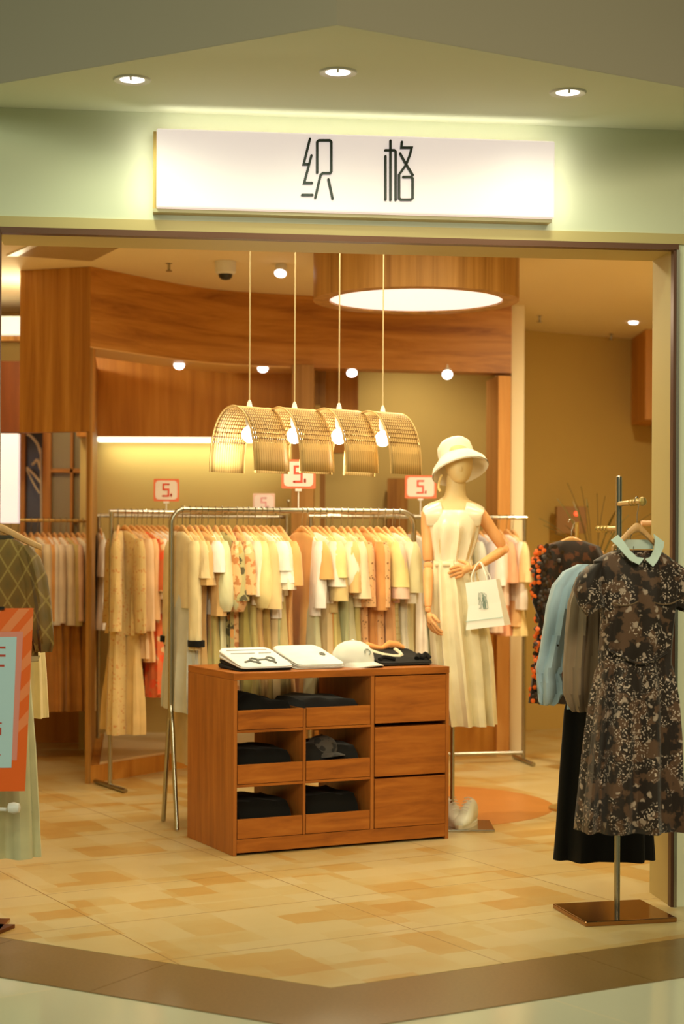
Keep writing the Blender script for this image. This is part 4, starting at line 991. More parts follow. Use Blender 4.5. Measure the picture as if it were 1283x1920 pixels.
# things on the chest top (photo-measured spots)
top = CHh + .001
def topat(px, py): return zpl(px, py, top)
def folded(name, label, x0, x1_, y0, y1_, h, m, z=top, yaw=0, layers=2, seed=1, mats=None, cat='folded clothes', wedge=.75):
    # corners measured in chest coordinates, soft rounded stack of layers
    o = empty(name, cl((x0+x1_)/2, (y0+y1_)/2, z), label, cat, None, cang+yaw)
    rnd = random.Random(seed); hx, hy = (x1_-x0)/2, (y1_-y0)/2; lh = h/layers
    for L_ in range(layers):
        rings = []; zz = L_*lh + .0005; dx, dy = rnd.uniform(-.004, .004), rnd.uniform(-.004, .004)
        for (f, q) in ((.96, 0), (1, .3), (1, .7), (.96, 1)):
            r_ = []
            for j in range(40):
                a = 2*PI*(j+.5)/40; c, s_ = math.cos(a), math.sin(a); pw = .17
                r_.append(Vector((dx+hx*f*abs(c)**pw*(1 if c > 0 else -1), dy+hy*f*abs(s_)**pw*(1 if s_ > 0 else -1), (zz+lh*.94*q + .002*math.sin(3*a+L_)*(q > .5))*(wedge*.5*(1+(abs(s_)**pw*(1 if s_ > 0 else -1))) + (1-wedge)))))
            rings.append(r_)
        bm = B(); loft(bm, rings); finish('fold', bm, mats[L_] if mats else m, o)
    return o
M_w1 = fabric((236, 234, 232)); M_w2 = fabric((228, 228, 222))
def wz(y, hy, h, wedge=.75): return h*((1-wedge) + wedge*(y+hy)/(2*hy)) + .0012
def on_fold(o, name, polys, hy, h, hw, m):
    bm = B()
    for pl_ in polys: tube(bm, [(x, y, wz(y, hy, h)) for x, y in pl_], hw, 6)
    return finish(name, bm, m, o)
o = folded('folded_shirt', 'white folded shirt with a grey sunglasses print and black shirt beneath, leftmost on the chest', .06, .32, .06, .34, .088, None, layers=4, mats=[M_black, M_black, M_w1, M_w1])
c8 = lambda cx_, cy_, rx_, ry_: [(cx_+rx_*math.cos(k*PI/6), cy_+ry_*math.sin(k*PI/6)) for k in range(13)]
on_fold(o, 'print', [c8(-.03, -.055, .018, .028), c8(.055, -.045, .018, .028), [(-.012, -.05), (.036, -.045)], [(-.05, -.06), (-.085, -.08)], [(.055, -.07), (.06, -.1)], [(-.03, -.08), (-.02, -.105)]], .14, .088, .005, mat('print_grey', (110, 112, 104), .7))
on_fold(o, 'print', [[(-.10, .05), (.02, .05)], [(.04, .05), (.1, .05)], [(-.1, .10), (.1, .10)]], .14, .088, .002, mat('print_light', (150, 150, 146), .7))
o = folded('folded_shirt', 'plain white folded shirt with a tiny grey emblem, between print shirt and cap', .35, .59, .08, .38, .09, M_w2, layers=4)
on_fold(o, 'emblem', [c8(.075, .0, .009, .018), [(.066, -.01), (.086, .01)], [(.07, .01), (.06, -.01)]], .15, .09, .004, mat('print_grey', (110, 112, 104), .7))
cap(cl(.69, .20, top), cang+.28, 'pale grey baseball cap with a small arch emblem on the chest', fabric((222, 222, 212)), 1.06, mat('emb', (140, 150, 140), .6))
o = folded('folded_shirt', 'black folded shirts with cream neckline and orange lining at the right end of the chest', .79, 1.07, .10, .38, .068, None, layers=3, mats=[M_black, fabric((40, 34, 28)), M_black])
on_fold(o, 'neckline', [smooth_path([Vector((x, y, 0)) for x, y in [(-.085, .10), (-.05, .0), (0, -.04), (.04, .0), (.06, .1)]], 4)] if False else [[(-.085, .10), (-.07, .04), (-.05, 0), (-.02, -.03), (.01, -.035), (.035, -.015), (.05, .03), (.06, .1)]], .14, .068, .009, fabric((232, 222, 190)))
bm = B(); tube(bm, [(-.12, .11, .068), (-.08, .12, .082), (-.03, .12, .07), (.0, .12, .068), (.04, .12, .088), (.08, .11, .082), (.11, .10, .068)], [.008, .018, .012, .01, .018, .016, .008], 10); finish('lining', bm, fabric((240, 160, 90)), o)
bm = B(); tube(bm, smooth_path([(.07, -.10, .03), (.09, -.08, .045), (.105, -.10, .032), (.12, -.09, .05), (.135, -.11, .03)], 3), .012, 8); tube(bm, smooth_path([(-.13, -.10, .03), (-.1, -.09, .04), (-.05, -.11, .03)], 3), .01, 8); finish('crumpled_edge', bm, M_black, o)

# ------------------------------------------------------------------ mannequin
MY = 8.5
M_body = mat('mannequin_skin', (214, 186, 130), .5)
def mq(px, py, dy=0): return at(px, py, MY+dy)
base = Vector((at(858, 1545, MY).x, MY, 0))
mn = empty('mannequin', base, 'headed mannequin in cream hat, satin top and long ivory skirt holding a paper bag', 'mannequin')
def rel(px, py, dy=0): return mq(px, py, dy) - base
def ell(px, py, wpx, d, dy=0, n=28, fold=0, k=9, ph=0, tilt=0, pw=1):
    c = rel(px, py, dy); U = wpx*MY/F/2
    r = ring(c.z, U, d, c.x, c.y, n, fold, k, ph, pw)
    for p in r: p.z += tilt*(p.x-c.x)
    return r
# base and pole
bp = rel(848, 1548, 0)
bm = B(); box(bm, (-.14, -.17, 0), (.17, .13, .012)); finish('base_plate', bm, M_chrome, mn, False, .004)
bm = B(); tube(bm, [(bp.x, 0, .01), (bp.x, 0, 1.0)], .011, 12); finish('pole', bm, M_steel, mn)
# torso + neck
bm = B(); loft(bm, [ell(856, 1075, 80, .075), ell(850, 1050, 66, .07), ell(852, 1010, 84, .085), ell(852, 985, 94, .095), ell(850, 960, 100, .08), ell(850, 945, 96, .06), ell(852, 938, 60, .05), ell(854, 930, 42, .045), ell(855, 915, 37, .042), ell(856, 895, 36, .04), ell(857, 885, 32, .04)])
finish('torso', bm, M_body, mn)
# head
bm = B(); hr = [(906, 10, .02, -.035), (903, 24, .045, -.03), (897, 36, .065, -.02), (888, 46, .082, -.008), (875, 53, .09, 0), (862, 55, .094, 0), (850, 54, .092, 0), (838, 46, .08, 0), (832, 30, .05, 0)]
rings = []
for (y, wpx, d, dy) in hr:
    r = ell(860 + (y-870)*.08, y, wpx, d, dy, 24)
    rings.append(r)
loft(bm, rings)
c = rel(864, 882, -.085); tube(bm, [c+Vector((0, .02, .045)), c+Vector((.002, -.012, -.002)), c+Vector((.002, .01, -.012))], [.007, .011, .005], 8)
finish('head', bm, M_body, mn, sub=1)
# hat
HM = Matrix.Translation(rel(859, 866, .0)) @ Matrix.Rotation(math.radians(12), 4, 'Z') @ Matrix.Rotation(math.radians(-26), 4, 'X') @ Matrix.Rotation(math.radians(-8), 4, 'Y') @ Matrix.Diagonal((.80, .84, .92, 1))
bm = B(); lathe(bm, [(.178, -.055), (.165, -.022), (.118, .022), (.108, .03), (.109, .06), (.103, .095), (.08, .118), (.045, .126), (.004, .128), (.004, .122), (.07, .112), (.098, .085), (.102, .03), (.115, .016), (.162, -.03), (.173, -.06)], 40, HM, False, False)
bmesh.ops.remove_doubles(bm, verts=bm.verts, dist=1e-5)
h_ = finish('bucket_hat', bm, fabric((240, 230, 206)), mn); tag(h_, 'cream bucket hat')
bm = B(); tube(bm, smooth_path([rel(829, 890, -.02), rel(824, 903, -.03), rel(823, 915, -.04), rel(826, 921, -.05)], 4), .006, 8); finish('hat_ribbon', bm, fabric((226, 196, 130)), h_)
# satin top
M_satin = mat('ivory_satin', (240, 226, 196), .24, spec=.7, noise=.03, nscale=20)
rings = []
for (y, cx_, w_, d, fo) in [(1064, 847, 74, .085, .004), (1052, 847, 72, .084, .004), (1035, 848, 78, .09, .012), (1015, 850, 88, .1, .012), (998, 851, 96, .112, .007), (985, 851, 100, .116, .002), (972, 851, 98, .108, .001), (962, 851, 96, .096, 0), (957, 851, 94, .088, 0)]:
    rings.append(ell(cx_, y, w_, d, 0, 44, fo, 11, 1.0 + y*.004))
bm = B(); loft(bm, rings, True, True); tp = finish('satin_top', bm, M_satin, mn); tag(tp, 'ivory satin square-neck top')
for s in (-1, 1):
    bm = B()
    path = [rel(851+s*35, 987, -.064), rel(851+s*36, 968, -.082), rel(851+s*38, 954, -.072), rel(851+s*38, 947, -.035), rel(851+s*38, 945, .01), rel(851+s*36, 955, .06), rel(851+s*34, 975, .085)]
    path = smooth_path(path, 4); rings = []
    for i, q in enumerate(path):
        t_ = (path[min(i+1, len(path)-1)] - path[max(i-1, 0)]).normalized(); up_ = min(1, max(0, (i-4)/6)); a_x = Vector((1, 0, -.42*s*up_)).normalized(); n_ = t_.cross(a_x).normalized()
        wd_ = .040 + .010*math.sin(PI*i/(len(path)-1))
        rings.append([q + a_x*(wd_*math.cos(k_) + .008*s*up_) + n_*.007*math.sin(k_) for k_ in [2*PI*k/16 for k in range(16)]])
    bm = B(); loft(bm, rings); finish('shoulder_strap', bm, M_satin, tp, sub=1)
# skirt
rings = []
for (y, cx_, w_, d, fo) in [(1050, 848, 74, .087, .004), (1060, 848, 78, .09, .006), (1075, 850, 86, .098, .010), (1110, 855, 96, .108, .013), (1160, 859, 104, .115, .015), (1220, 866, 110, .12, .017), (1290, 872, 106, .125, .019), (1340, 877, 100, .128, .021), (1358, 879, 98, .13, .023)]:
    rings.append(ell(cx_, y, w_, d, 0, 72, fo, 11, .6 + (y-1050)*.0012))
bm = B(); loft(bm, rings, True, True); sk = finish('skirt', bm, fabric((238, 224, 186), rough=.6), mn); tag(sk, 'ivory gathered long skirt')
bm = B(); loft(bm, [ell(848, 1062, 77, .0905, 0, 40), ell(848, 1053, 76, .089, 0, 40)], False, False); finish('waistband', bm, fabric((236, 222, 184)), sk, solid=.003)
# arms, jointed timber
def seg(bm, a, b, ra, rb, n=14, bulge=.0):
    pts = [a, a.lerp(b, .04), a.lerp(b, .3), a.lerp(b, .7), a.lerp(b, .96), b]; tube(bm, pts, [ra*.8, ra, ra*(1+bulge), (ra+rb)/2*(1+bulge), rb, rb*.8], n)
def arm(sh, el, wr, label):
    e = None
    bm = B(); seg(bm, sh, el.lerp(sh, .08), .030, .025, bulge=.04); u = finish('upper_arm', bm, M_armw, mn)
    bm = B(); lathe(bm, [(.006, -.024), (.019, -.02), (.023, 0), (.019, .02), (.006, .024)], 16, Matrix.Translation(el) @ Matrix.Rotation(PI/2, 4, 'X')); finish('elbow_joint', bm, M_armw, mn)
    bm = B(); seg(bm, el.lerp(wr, .08), wr.lerp(el, .05), .024, .017, bulge=.02); finish('forearm', bm, M_armw, mn)
    bm = B(); lathe(bm, [(.004, -.015), (.013, -.01), (.016, 0), (.013, .01), (.004, .015)], 12, Matrix.Translation(wr)); finish('wrist_joint', bm, M_armw, mn)
def hand(wr, d, side, curl, thumbdir, label=None):
    # wr wrist; d hand direction; side = vector across the knuckles (towards index); curl = palm-inward direction
    d = d.normalized(); side = (side - d*side.dot(d)).normalized(); curl = curl.normalized()
    verts = []; edges = []; rad = []
    def v(p, r): verts.append(p); rad.append(r); return len(verts)-1
    root = v(wr + d*.012, .014); mid = v(wr + d*.045, .021)
    edges.append((root, mid))
    for k, off in enumerate((.026, .009, -.009, -.026)):
        ln = (.060, .068, .064, .050)[k]
        kn = v(wr + d*(.082 - abs(off-.005)*.25) + side*off, .0095)
        edges.append((mid, kn)); p = verts[kn]; prev = kn; dd = d.copy()
        for j, (f, r) in enumerate(((.45, .008), (.32, .0072), (.23, .006))):
            dd = (dd + curl*.42).normalized(); p = p + dd*ln*f; q = v(p, r); edges.append((prev, q)); prev = q
    th = v(wr + d*.035 + side*.026 + curl*.004, .011); edges.append((mid, th))
    td = thumbdir.normalized(); a = v(verts[th] + td*.028, .009); edges.append((th, a)); b = v(verts[a] + (td+curl*.4).normalized()*.024, .007); edges.append((a, b))
    me = bpy.data.meshes.new('hand'); me.from_pydata([tuple(x) for x in verts], edges, []); o = bpy.data.objects.new('hand', me); C.objects.link(o); o.parent = mn
    me.materials.append(M_armw)
    sm = o.modifiers.new('skin', 'SKIN'); sm.use_smooth_shade = True
    for i, sv in enumerate(me.skin_vertices[0].data): sv.radius = (rad[i], rad[i]*(.62 if i == 1 else 1)); sv.use_root = (i == 0)
    ss = o.modifiers.new('sub', 'SUBSURF'); ss.levels = 1; ss.render_levels = 2
    return o
shL = rel(801, 957, .0); elL = rel(803, 1060, -.03); wrL = rel(803, 1143, -.135)
arm(shL, elL, wrL, 'left')
hand(wrL, Vector((.25, -.15, -1)), Vector((.5, -.8, 0)), Vector((.8, .5, .1)), Vector((.5, -.5, -.75)))
shR = rel(899, 960, .0); elR = rel(946, 1030, .03); wrR = rel(893, 1064, -.135)
arm(shR, elR, wrR, 'right')
hand(wrR, Vector((-1, .05, -.22)), Vector((-.1, -.15, 1)), Vector((-.15, .9, -.3)), Vector((-.8, .1, .35)))
# paper bag
bt = mq(905, 1089, -.16)
bg = empty('paper_bag', bt, 'white paper shopping bag with teal characters hanging from the mannequin wrist', 'shopping bag'); bg.rotation_euler = (0, math.radians(-8), math.radians(-24))
Wt, Wb, Hb, Dt, Db = .078, .098, .225, .028, .048
bm = B(); a = [Vector((-Wt, -Dt, 0)), Vector((Wt, -Dt, 0)), Vector((Wt, Dt, 0)), Vector((-Wt, Dt, 0))]
mid_ = [Vector((-Wt*.9-.006, -Dt-.006, -Hb*.5)), Vector((Wt+.01, -Dt-.006, -Hb*.5)), Vector((Wt+.01, Dt+.006, -Hb*.5)), Vector((-Wt-.006, Dt+.006, -Hb*.5))]
b = [Vector((-Wb, -Db, -Hb)), Vector((Wb, -Db, -Hb)), Vector((Wb, Db, -Hb)), Vector((-Wb, Db, -Hb))]
loft(bm, [a, mid_, b], False, True); M_paper = mat('bag_paper', (236, 232, 222), .6)
finish('bag_body', bm, M_paper, bg, False, solid=.0015)
def bagpt(u, v): return (u*Wt, -v*Hb)
def on_bag(polys, name, m, hw):
    bm = B()
    for pl in polys:
        P3 = []
        for (u, v) in pl:
            yy = -Dt - (Db-Dt)*v - .003; P3.append(Vector((u*(Wt+(Wb-Wt)*v), yy, -Hb*v)))
        tube(bm, P3, hw, 6)
    return finish(name, bm, m, bg)
gz = lambda P_, ox, oy, s: [[(ox+(u-(230))*s, oy+(v-370)*s*.68) for (u, v) in pl] for pl in P_]
gg = lambda P_, ox, oy, s: [[(ox+(u-(1018))*s, oy+(v-370)*s*.68) for (u, v) in pl] for pl in P_]
on_bag(gz(zhi, -.10, .42, .0009), 'lettering', mat('bag_ink', (96, 128, 118), .5), .0011); on_bag(gg(ge, .16, .42, .0009), 'lettering', mat('bag_ink', (96, 128, 118), .5), .0011)
on_bag([[(-1.0, .82), (1.0, .82)]], 'fold_line', mat('bag_line', (160, 196, 190), .5), .0014)
bm = B()
for yy in (-.026, .026):
    tube(bm, smooth_path([(-.045, yy, -.01), (-.042, yy, .03), (-.02, yy*.3, .075), (0, yy*.2, .09), (.012, yy*.4, .07), (.03, yy, .02), (.034, yy, -.01)], 4), .0032, 6)
finish('handle', bm, M_paper, bg)
# sneakers
for i, (px, py, rz, lb) in enumerate([(852, 1537, .25, 'white sneaker on the mannequin base, half hidden by the chest'), (873, 1534, -.35, 'white sneaker on the mannequin base, right one fully in view')]):
    p = zpl(px, py+10, .013); e = empty('sneaker', (p.x, MY-.02 - .03*i, .0125), lb, 'shoe', 'pair of white sneakers on the mannequin base', rz)
    rings = []
    for (y, w_, h, zc) in [(-.125, .018, .02, .02), (-.115, .032, .034, .026), (-.08, .042, .05, .032), (-.03, .042, .075, .042), (.02, .036, .10, .055), (.07, .036, .11, .06), (.11, .030, .11, .062), (.125, .02, .09, .06)]:
        rings.append([Vector((w_*math.cos(a), y, max(.004, zc*.9+h*.55*math.sin(a)))) for a in [2*PI*k/16 for k in range(16)]])
    bm = B(); loft(bm, rings); finish('upper', bm, mat('sneaker_leather', (228, 230, 214), .4), e)
    bm = B(); loft(bm, [[Vector((p_.x*1.06, p_.y, 0)) for p_ in [Vector((.042*math.cos(a), .13*math.sin(a), 0)) for a in [2*PI*k/20 for k in range(20)]]], [Vector((.044*math.cos(a), .134*math.sin(a), .02)) for a in [2*PI*k/20 for k in range(20)]]]); finish('sole', bm, mat('sneaker_sole', (236, 232, 216), .5), e)
    bm = B()
    for k in range(5): tube(bm, [(-.022, -.05+.022*k, .078+.012*k), (0, -.052+.022*k, .085+.012*k), (.022, -.05+.022*k, .078+.012*k)], .003, 6)
    finish('laces', bm, M_white, e)

# ------------------------------------------------------------------ foreground stand, right
SP = zpl(1157, 1716); SP = Vector((SP.x, SP.y, 0))
st = empty('garment_stand', SP, 'steel garment stand with square mirror-like base at the right of the entrance', 'garment stand', None, math.radians(14))
bm = B(); box(bm, (-.19, -.16, 0), (.17, .17, .018)); bq = finish('base_plate', bm, mat('bronze_mirror', (176, 130, 86), .14, 1), st, False, .003)
bm = B(); tube(bm, [(0, 0, .018), (0, 0, 1.64)], .0115, 16); finish('pole', bm, M_steel, st)
bm = B(); lathe(bm, [(.0115, 1.635), (.011, 1.644), (.004, 1.648)], 14); finish('pole_cap', bm, M_steel, st)
ARZ = 1.541
AE = at(1205, 941, 6.06); ax_ = Vector((AE.x-SP.x, AE.y-SP.y, 0)); alen = ax_.length; aang = math.atan2(ax_.y, ax_.x)
IS = Matrix.Rotation(-math.radians(14), 4, 'Z')
ad = IS @ ax_.normalized()
bm = B(); tube(bm, [(0, 0, ARZ)] + [tuple(ad*alen*.97 + Vector((0, 0, ARZ)))], .0095, 12)
M_arm = Matrix.Translation(ad*alen + Vector((0, 0, ARZ))); lathe(bm, [(.001, -.016), (.011, -.012), (.016, 0), (.011, .012), (.001, .016)], 14, M_arm)
for k in (.55, .68, .8): lathe(bm, [(.0095, -.005), (.013, 0), (.0095, .005)], 10, Matrix.Translation(ad*alen*k + Vector((0, 0, ARZ))) @ ad.to_track_quat('Z', 'Y').to_matrix().to_4x4())
finish('arm', bm, M_brass, st)
BE = at(1122, 992, 6.75); bx_ = IS @ Vector((BE.x-SP.x, BE.y-SP.y, 0)); bz = BE.z
bm = B(); tube(bm, [(0, 0, bz), (bx_.x, bx_.y, bz)], .0095, 12)
for k in (.5, .65, .8, .98): lathe(bm, [(.0095, -.006), (.014, 0), (.0095, .006)], 10, Matrix.Translation(bx_*k + Vector((0, 0, bz))) @ bx_.to_track_quat('Z', 'Y').to_matrix().to_4x4())
finish('arm', bm, M_brass, st)

f_grand = fabric((44, 33, 26), 'grand', (98, 71, 52), (206, 184, 166), rough=.6)
# printed dress, faces the viewer, built at full detail
dp = Vector((AE.x - .012, AE.y + .04, ARZ)); dang = math.radians(10)
hg_ = hanger(dp, dang, 'pale wooden hanger carrying the dark floral dress', None); hg_.scale = (.52, 1.5, 1)
k_ = (AE.y)/F
def dl_(px, py): return at(px, py, dp.y) - dp
rnd = random.Random(77)
rings = []; ph = .5
for (y, xl, xr, W, fo) in [(1032, 1150, 1238, .028, 0), (1040, 1132, 1252, .04, 0), (1052, 1110, 1268, .05, 0), (1072, 1112, 1276, .056, .001), (1100, 1120, 1276, .064, .002), (1128, 1124, 1272, .068, .003), (1160, 1126, 1268, .062, .003), (1200, 1124, 1264, .052, .004), (1235, 1122, 1262, .046, .006), (1244, 1123, 1262, .045, .006), (1262, 1118, 1266, .055, .011), (1310, 1110, 1272, .07, .015), (1380, 1101, 1276, .082, .017), (1460, 1092, 1278, .09, .018), (1520, 1086, 1281, .095, .019), (1556, 1083, 1284, .098, .02)]:
    c = dl_((xl+xr)/2, y); U = (xr-xl)*k_/2
    rings.append(ring(c.z, U, W, c.x, 0, 80, fo, 9, ph + (y-1240)*.0012, .9))
bm = B(); loft(bm, rings, False, False)
# neck opening V cut: lower the front collar verts
for v in bm.verts:
    if v.co.z > dl_(1190, 1034).z - .001 and v.co.y < 0:
        t_ = max(0, 1 - abs(v.co.x - dl_(1194, 1040).x)/.055); v.co.z -= .06*t_; v.co.y -= .012*t_
gd = finish('floral_dress', bm, f_grand, None, True, solid=.002); gd.location = dp; gd.rotation_euler.z = dang
tag(gd, 'dark brown floral short-sleeved dress with pale mint collar on the right stand', 'dress')
# sleeves
for s in (-1, 1):
    rings = []
    pts = [(1118, 1056), (1102, 1075), (1096, 1098), (1102, 1122), (1112, 1143)] if s < 0 else [(1262, 1054), (1280, 1070), (1288, 1092), (1286, 1118), (1278, 1142)]
    for i, (x, y) in enumerate(pts):
        c = dl_(x, y); rr_ = (.03, .042, .048, .042, .034)[i]
        tl = .3*s if i < 3 else .55*s
        rings.append([Vector((c.x + rr_*math.cos(a), .0 + rr_*.9*math.sin(a) - .005, c.z - rr_*math.cos(a)*tl + .003*math.sin(3*a))) for a in [2*PI*k/20 for k in range(20)]])
    bm = B(); loft(bm, rings, True, False); finish('sleeve', bm, f_grand, gd, solid=.002)
# collar: two pointed leaves plus a back stand
M_col = fabric((206, 222, 210), rough=.7)
def leaf(pts, y0, y1):
    bm = B(); P3 = [dl_(x, y) for (x, y) in pts]
    for i, q in enumerate(P3): q.y = y0 if i in (0, len(P3)-1) else y1
    extrude_poly(bm, P3, Vector((0, -.004, 0))); bmesh.ops.triangulate(bm, faces=bm.faces)
    return finish('collar', bm, M_col, gd, False)
def strip_collar(outer, inner, ys):
    bm = B(); A_ = []; 
    for (o_p, i_p, y) in zip(outer, inner, ys):
        a = dl_(*o_p); b = dl_(*i_p); a.y = y - .012; b.y = y
        A_.append([a, b, b + Vector((0, .005, 0)), a + Vector((0, .005, 0))])
    loft(bm, A_); return finish('collar', bm, M_col, gd, True, auto=30)
strip_collar([(1140, 1013), (1146, 1022), (1155, 1036), (1166, 1050), (1182, 1058)], [(1156, 1003), (1162, 1014), (1171, 1032), (1182, 1044), (1194, 1046)], [-.01, -.035, -.055, -.07, -.078])
strip_collar([(1244, 1016), (1238, 1026), (1228, 1040), (1218, 1053), (1209, 1062)], [(1226, 1001), (1224, 1014), (1218, 1030), (1208, 1044), (1196, 1048)], [-.01, -.035, -.055, -.07, -.078])
bm = B(); R_ = []
for k in range(13):
    a = math.radians(8 + 164*k/12); c0_ = dl_(1192, 1018); x = c0_.x + .068*math.cos(a); y = .035*math.sin(a)
    R_.append([Vector((x, y, c0_.z+.012)), Vector((x, y, c0_.z-.022)), Vector((x, y+.004, c0_.z-.022)), Vector((x, y+.004, c0_.z+.012))])
loft(bm, R_); finish('collar_band', bm, M_col, gd, True, auto=30)
# inside back of the neck, zip, waist tie, chest seam piping
bm = B(); a = dl_(1194, 1024); tube(bm, [(a.x, .03, a.z), (a.x, .03, a.z-.04)], .0012, 6); finish('zip', bm, M_steel, gd)
bm = B()
for s, pl in ((0, [(1134, 1128), (1150, 1133), (1170, 1132), (1184, 1126)]), (1, [(1214, 1128), (1232, 1132), (1250, 1130), (1262, 1124)])):
    P3 = [dl_(x, y) for x, y in pl]
    for q in P3: q.y = -.07
    tube(bm, smooth_path(P3, 3), .0024, 6)
finish('piping', bm, fabric((120, 96, 70)), gd)
bm = B(); P3 = [dl_(x, y) for x, y in [(1130, 1216), (1150, 1226), (1176, 1238), (1200, 1240), (1222, 1233), (1246, 1222)]]
for i, q in enumerate(P3): q.y = (-.035, -.055, -.064, -.064, -.058, -.04)[i]
tube(bm, smooth_path(P3, 4), .0045, 6); finish('waist_tie', bm, f_grand, gd)

def front_garment(name, label, cat, Y, rows, m, fold=.01, n=64, k=8, ang=0, cxp=1190, topy=None, ph=0, hang_at=None):
    o0 = at(cxp, rows[0][0], Y); rings = []
    for (y, xl, xr, W, fo) in rows:
        c = at((xl+xr)/2, y, Y) - o0; U = (xr-xl)*Y/F/2
        rings.append(ring(c.z, U, W, c.x, 0, n, fo, k, ph+(y-rows[0][0])*.002, .9))
    bm = B(); loft(bm, rings, True, True); o = finish(name, bm, m); o.location = o0; o.rotation_euler.z = ang
    tag(o, label, cat); return o, o0
# taupe shirt
tm = fabric((146, 122, 96), rough=.7)
o, o0 = front_garment('taupe_shirt', 'taupe long-sleeved shirt hanging behind the floral dress', 'shirt', 6.32, [(1052, 1150, 1215, .02, 0), (1062, 1118, 1245, .03, 0), (1080, 1102, 1256, .036, .003), (1150, 1100, 1256, .04, .007), (1240, 1100, 1252, .04, .009), (1290, 1096, 1250, .04, .01)], tm)
def sleeve_px(o, o0, Y, pts, m, fold=.009, n=32, k=5, name='sleeve'):
    rings = []
    for i, (x, y, w_, d) in enumerate(pts):
        c = at(x, y, Y) - o0; rings.append(ring(c.z, w_*Y/F/2, d, c.x, 0, n, fold*min(1, i/2), k, i*.5, 1))
    bm = B(); loft(bm, rings); return finish(name, bm, m, o)
sleeve_px(o, o0, 6.32, [(1110, 1062, 20, .02), (1098, 1085, 34, .04), (1088, 1130, 42, .045), (1084, 1190, 46, .05), (1080, 1250, 48, .05), (1080, 1300, 48, .05), (1084, 1322, 38, .04), (1088, 1334, 30, .03)], tm)
sleeve_px(o, o0, 6.28, [(1122, 1085, 24, .03), (1114, 1150, 34, .04), (1112, 1230, 38, .045), (1108, 1300, 40, .045), (1106, 1334, 34, .03)], fabric((134, 108, 82), rough=.7))
# light blue shirt
bmt = fabric((178, 200, 214), rough=.7)
o, o0 = front_garment('blue_shirt', 'light blue shirt with a rolled long sleeve on the right stand', 'shirt', 6.5, [(1052, 1130, 1190, .02, 0), (1062, 1100, 1220, .03, 0), (1080, 1082, 1240, .036, .003), (1150, 1084, 1236, .04, .006), (1240, 1078, 1236, .04, .008), (1330, 1066, 1236, .045, .012)], bmt, cxp=1160)
sleeve_px(o, o0, 6.5, [(1096, 1058, 26, .02), (1076, 1072, 40, .035), (1060, 1098, 46, .045), (1050, 1140, 50, .05), (1042, 1190, 50, .05), (1034, 1230, 48, .05), (1030, 1250, 50, .052), (1028, 1262, 44, .045), (1030, 1278, 46, .05), (1032, 1300, 44, .045), (1030, 1316, 34, .035), (1028, 1322, 24, .02)], bmt)
c = at(1046, 1210, 6.44) - o0
bm = B(); lathe(bm, [(.004, -.002), (.004, .002)], 10, Matrix.Translation(c) @ Matrix.Rotation(PI/2, 4, 'X')); finish('button', bm, M_dark, o)
# black long dress
o, o0 = front_garment('black_dress', 'plain black long dress hanging behind the floral dress, reaching lowest', 'dress', 6.66, [(1060, 1120, 1180, .02, 0), (1075, 1090, 1210, .03, 0), (1150, 1092, 1206, .035, .002), (1240, 1086, 1208, .035, .004), (1330, 1060, 1210, .045, .008), (1450, 1052, 1216, .055, .012), (1560, 1045, 1222, .06, .014), (1612, 1041, 1225, .065, .016)], M_black, cxp=1150, k=6)
for (Y, px, py, lb) in [(6.32, 1180, 1030, 'wooden hanger behind the dress collar carrying the taupe shirt'), (6.5, 1160, 1030, 'wooden hanger on the right stand carrying the blue shirt'), (6.66, 1150, 1030, 'wooden hanger on the right stand carrying the black dress')]:
    q = at(px, py, Y); h2_ = hanger(Vector((q.x, Y, q.z+.06)), 0, lb, None); h2_.scale = (.55, 1, 1)

# ------------------------------------------------------------------ fringe garment and plant, right rear
FY = 9.0
fs = empty('garment_stand', (at(1085, 1000, FY).x, FY+.06, 0), 'slim stand carrying the dark fringed garment at right rear', 'garment stand')
bm = B(); tube(bm, [(0, 0, .01), (0, 0, 1.5)], .01, 10); finish('frame_tube', bm, M_brass, fs)
bm = B(); lathe(bm, [(.14, 0), (.14, .012)], 28); finish('base_disc', bm, M_brass, fs)
o, o0 = front_garment('fringed_coat', 'dark sequined garment with orange fringe spots at the right rear', 'coat', FY, [(1014, 1050, 1095, .03, 0), (1024, 1016, 1125, .05, 0), (1060, 1004, 1140, .08, .01), (1130, 1000, 1150, .085, .012), (1160, 1012, 1145, .08, .012), (1230, 1006, 1145, .08, .014), (1318, 994, 1140, .09, .016)], fabric((40, 30, 22), 'leafy', (84, 50, 28), (30, 26, 18)), cxp=1075)
rnd = random.Random(5)
bm = B(); bm3 = B()
for i in range(230):
    y = rnd.uniform(1022, 1318); t_ = (y-1014)/300; xl = 1016 - 16*min(1, (y-1020)/40) if y < 1060 else (1002 if y < 1130 else 1010 - (y-1160)*.08)
    x = xl + abs(rnd.gauss(0, 1))*16 - 5; q = at(x, y, FY) - o0; q.y = -.05 - rnd.random()*.05 + (.06 if x < xl+4 else 0)
    tgt_ = bm3 if (x < xl+7 and rnd.random() < .55) else bm
    M4 = Matrix.Translation(q) @ Matrix.Rotation(rnd.uniform(0, 6), 4, 'Y')
    lathe(tgt_, [(.002, -.003), (.013, 0), (.002, .003)], 7, M4 @ Matrix.Rotation(PI/2+rnd.uniform(-.5, .5), 4, 'X'))
a_ = finish('sequins', bm, mat('dark_sequin', (52, 38, 26), .35), o); a_['kind'] = 'stuff'
a_ = finish('fringe', bm3, mat('orange_sequin', (236, 110, 30), .4), o); a_['kind'] = 'stuff'
hanger(Vector((at(1072, 1000, FY).x, FY, 1.5)), math.radians(8), 'orange wooden hanger on top of the dark fringed garment', None)
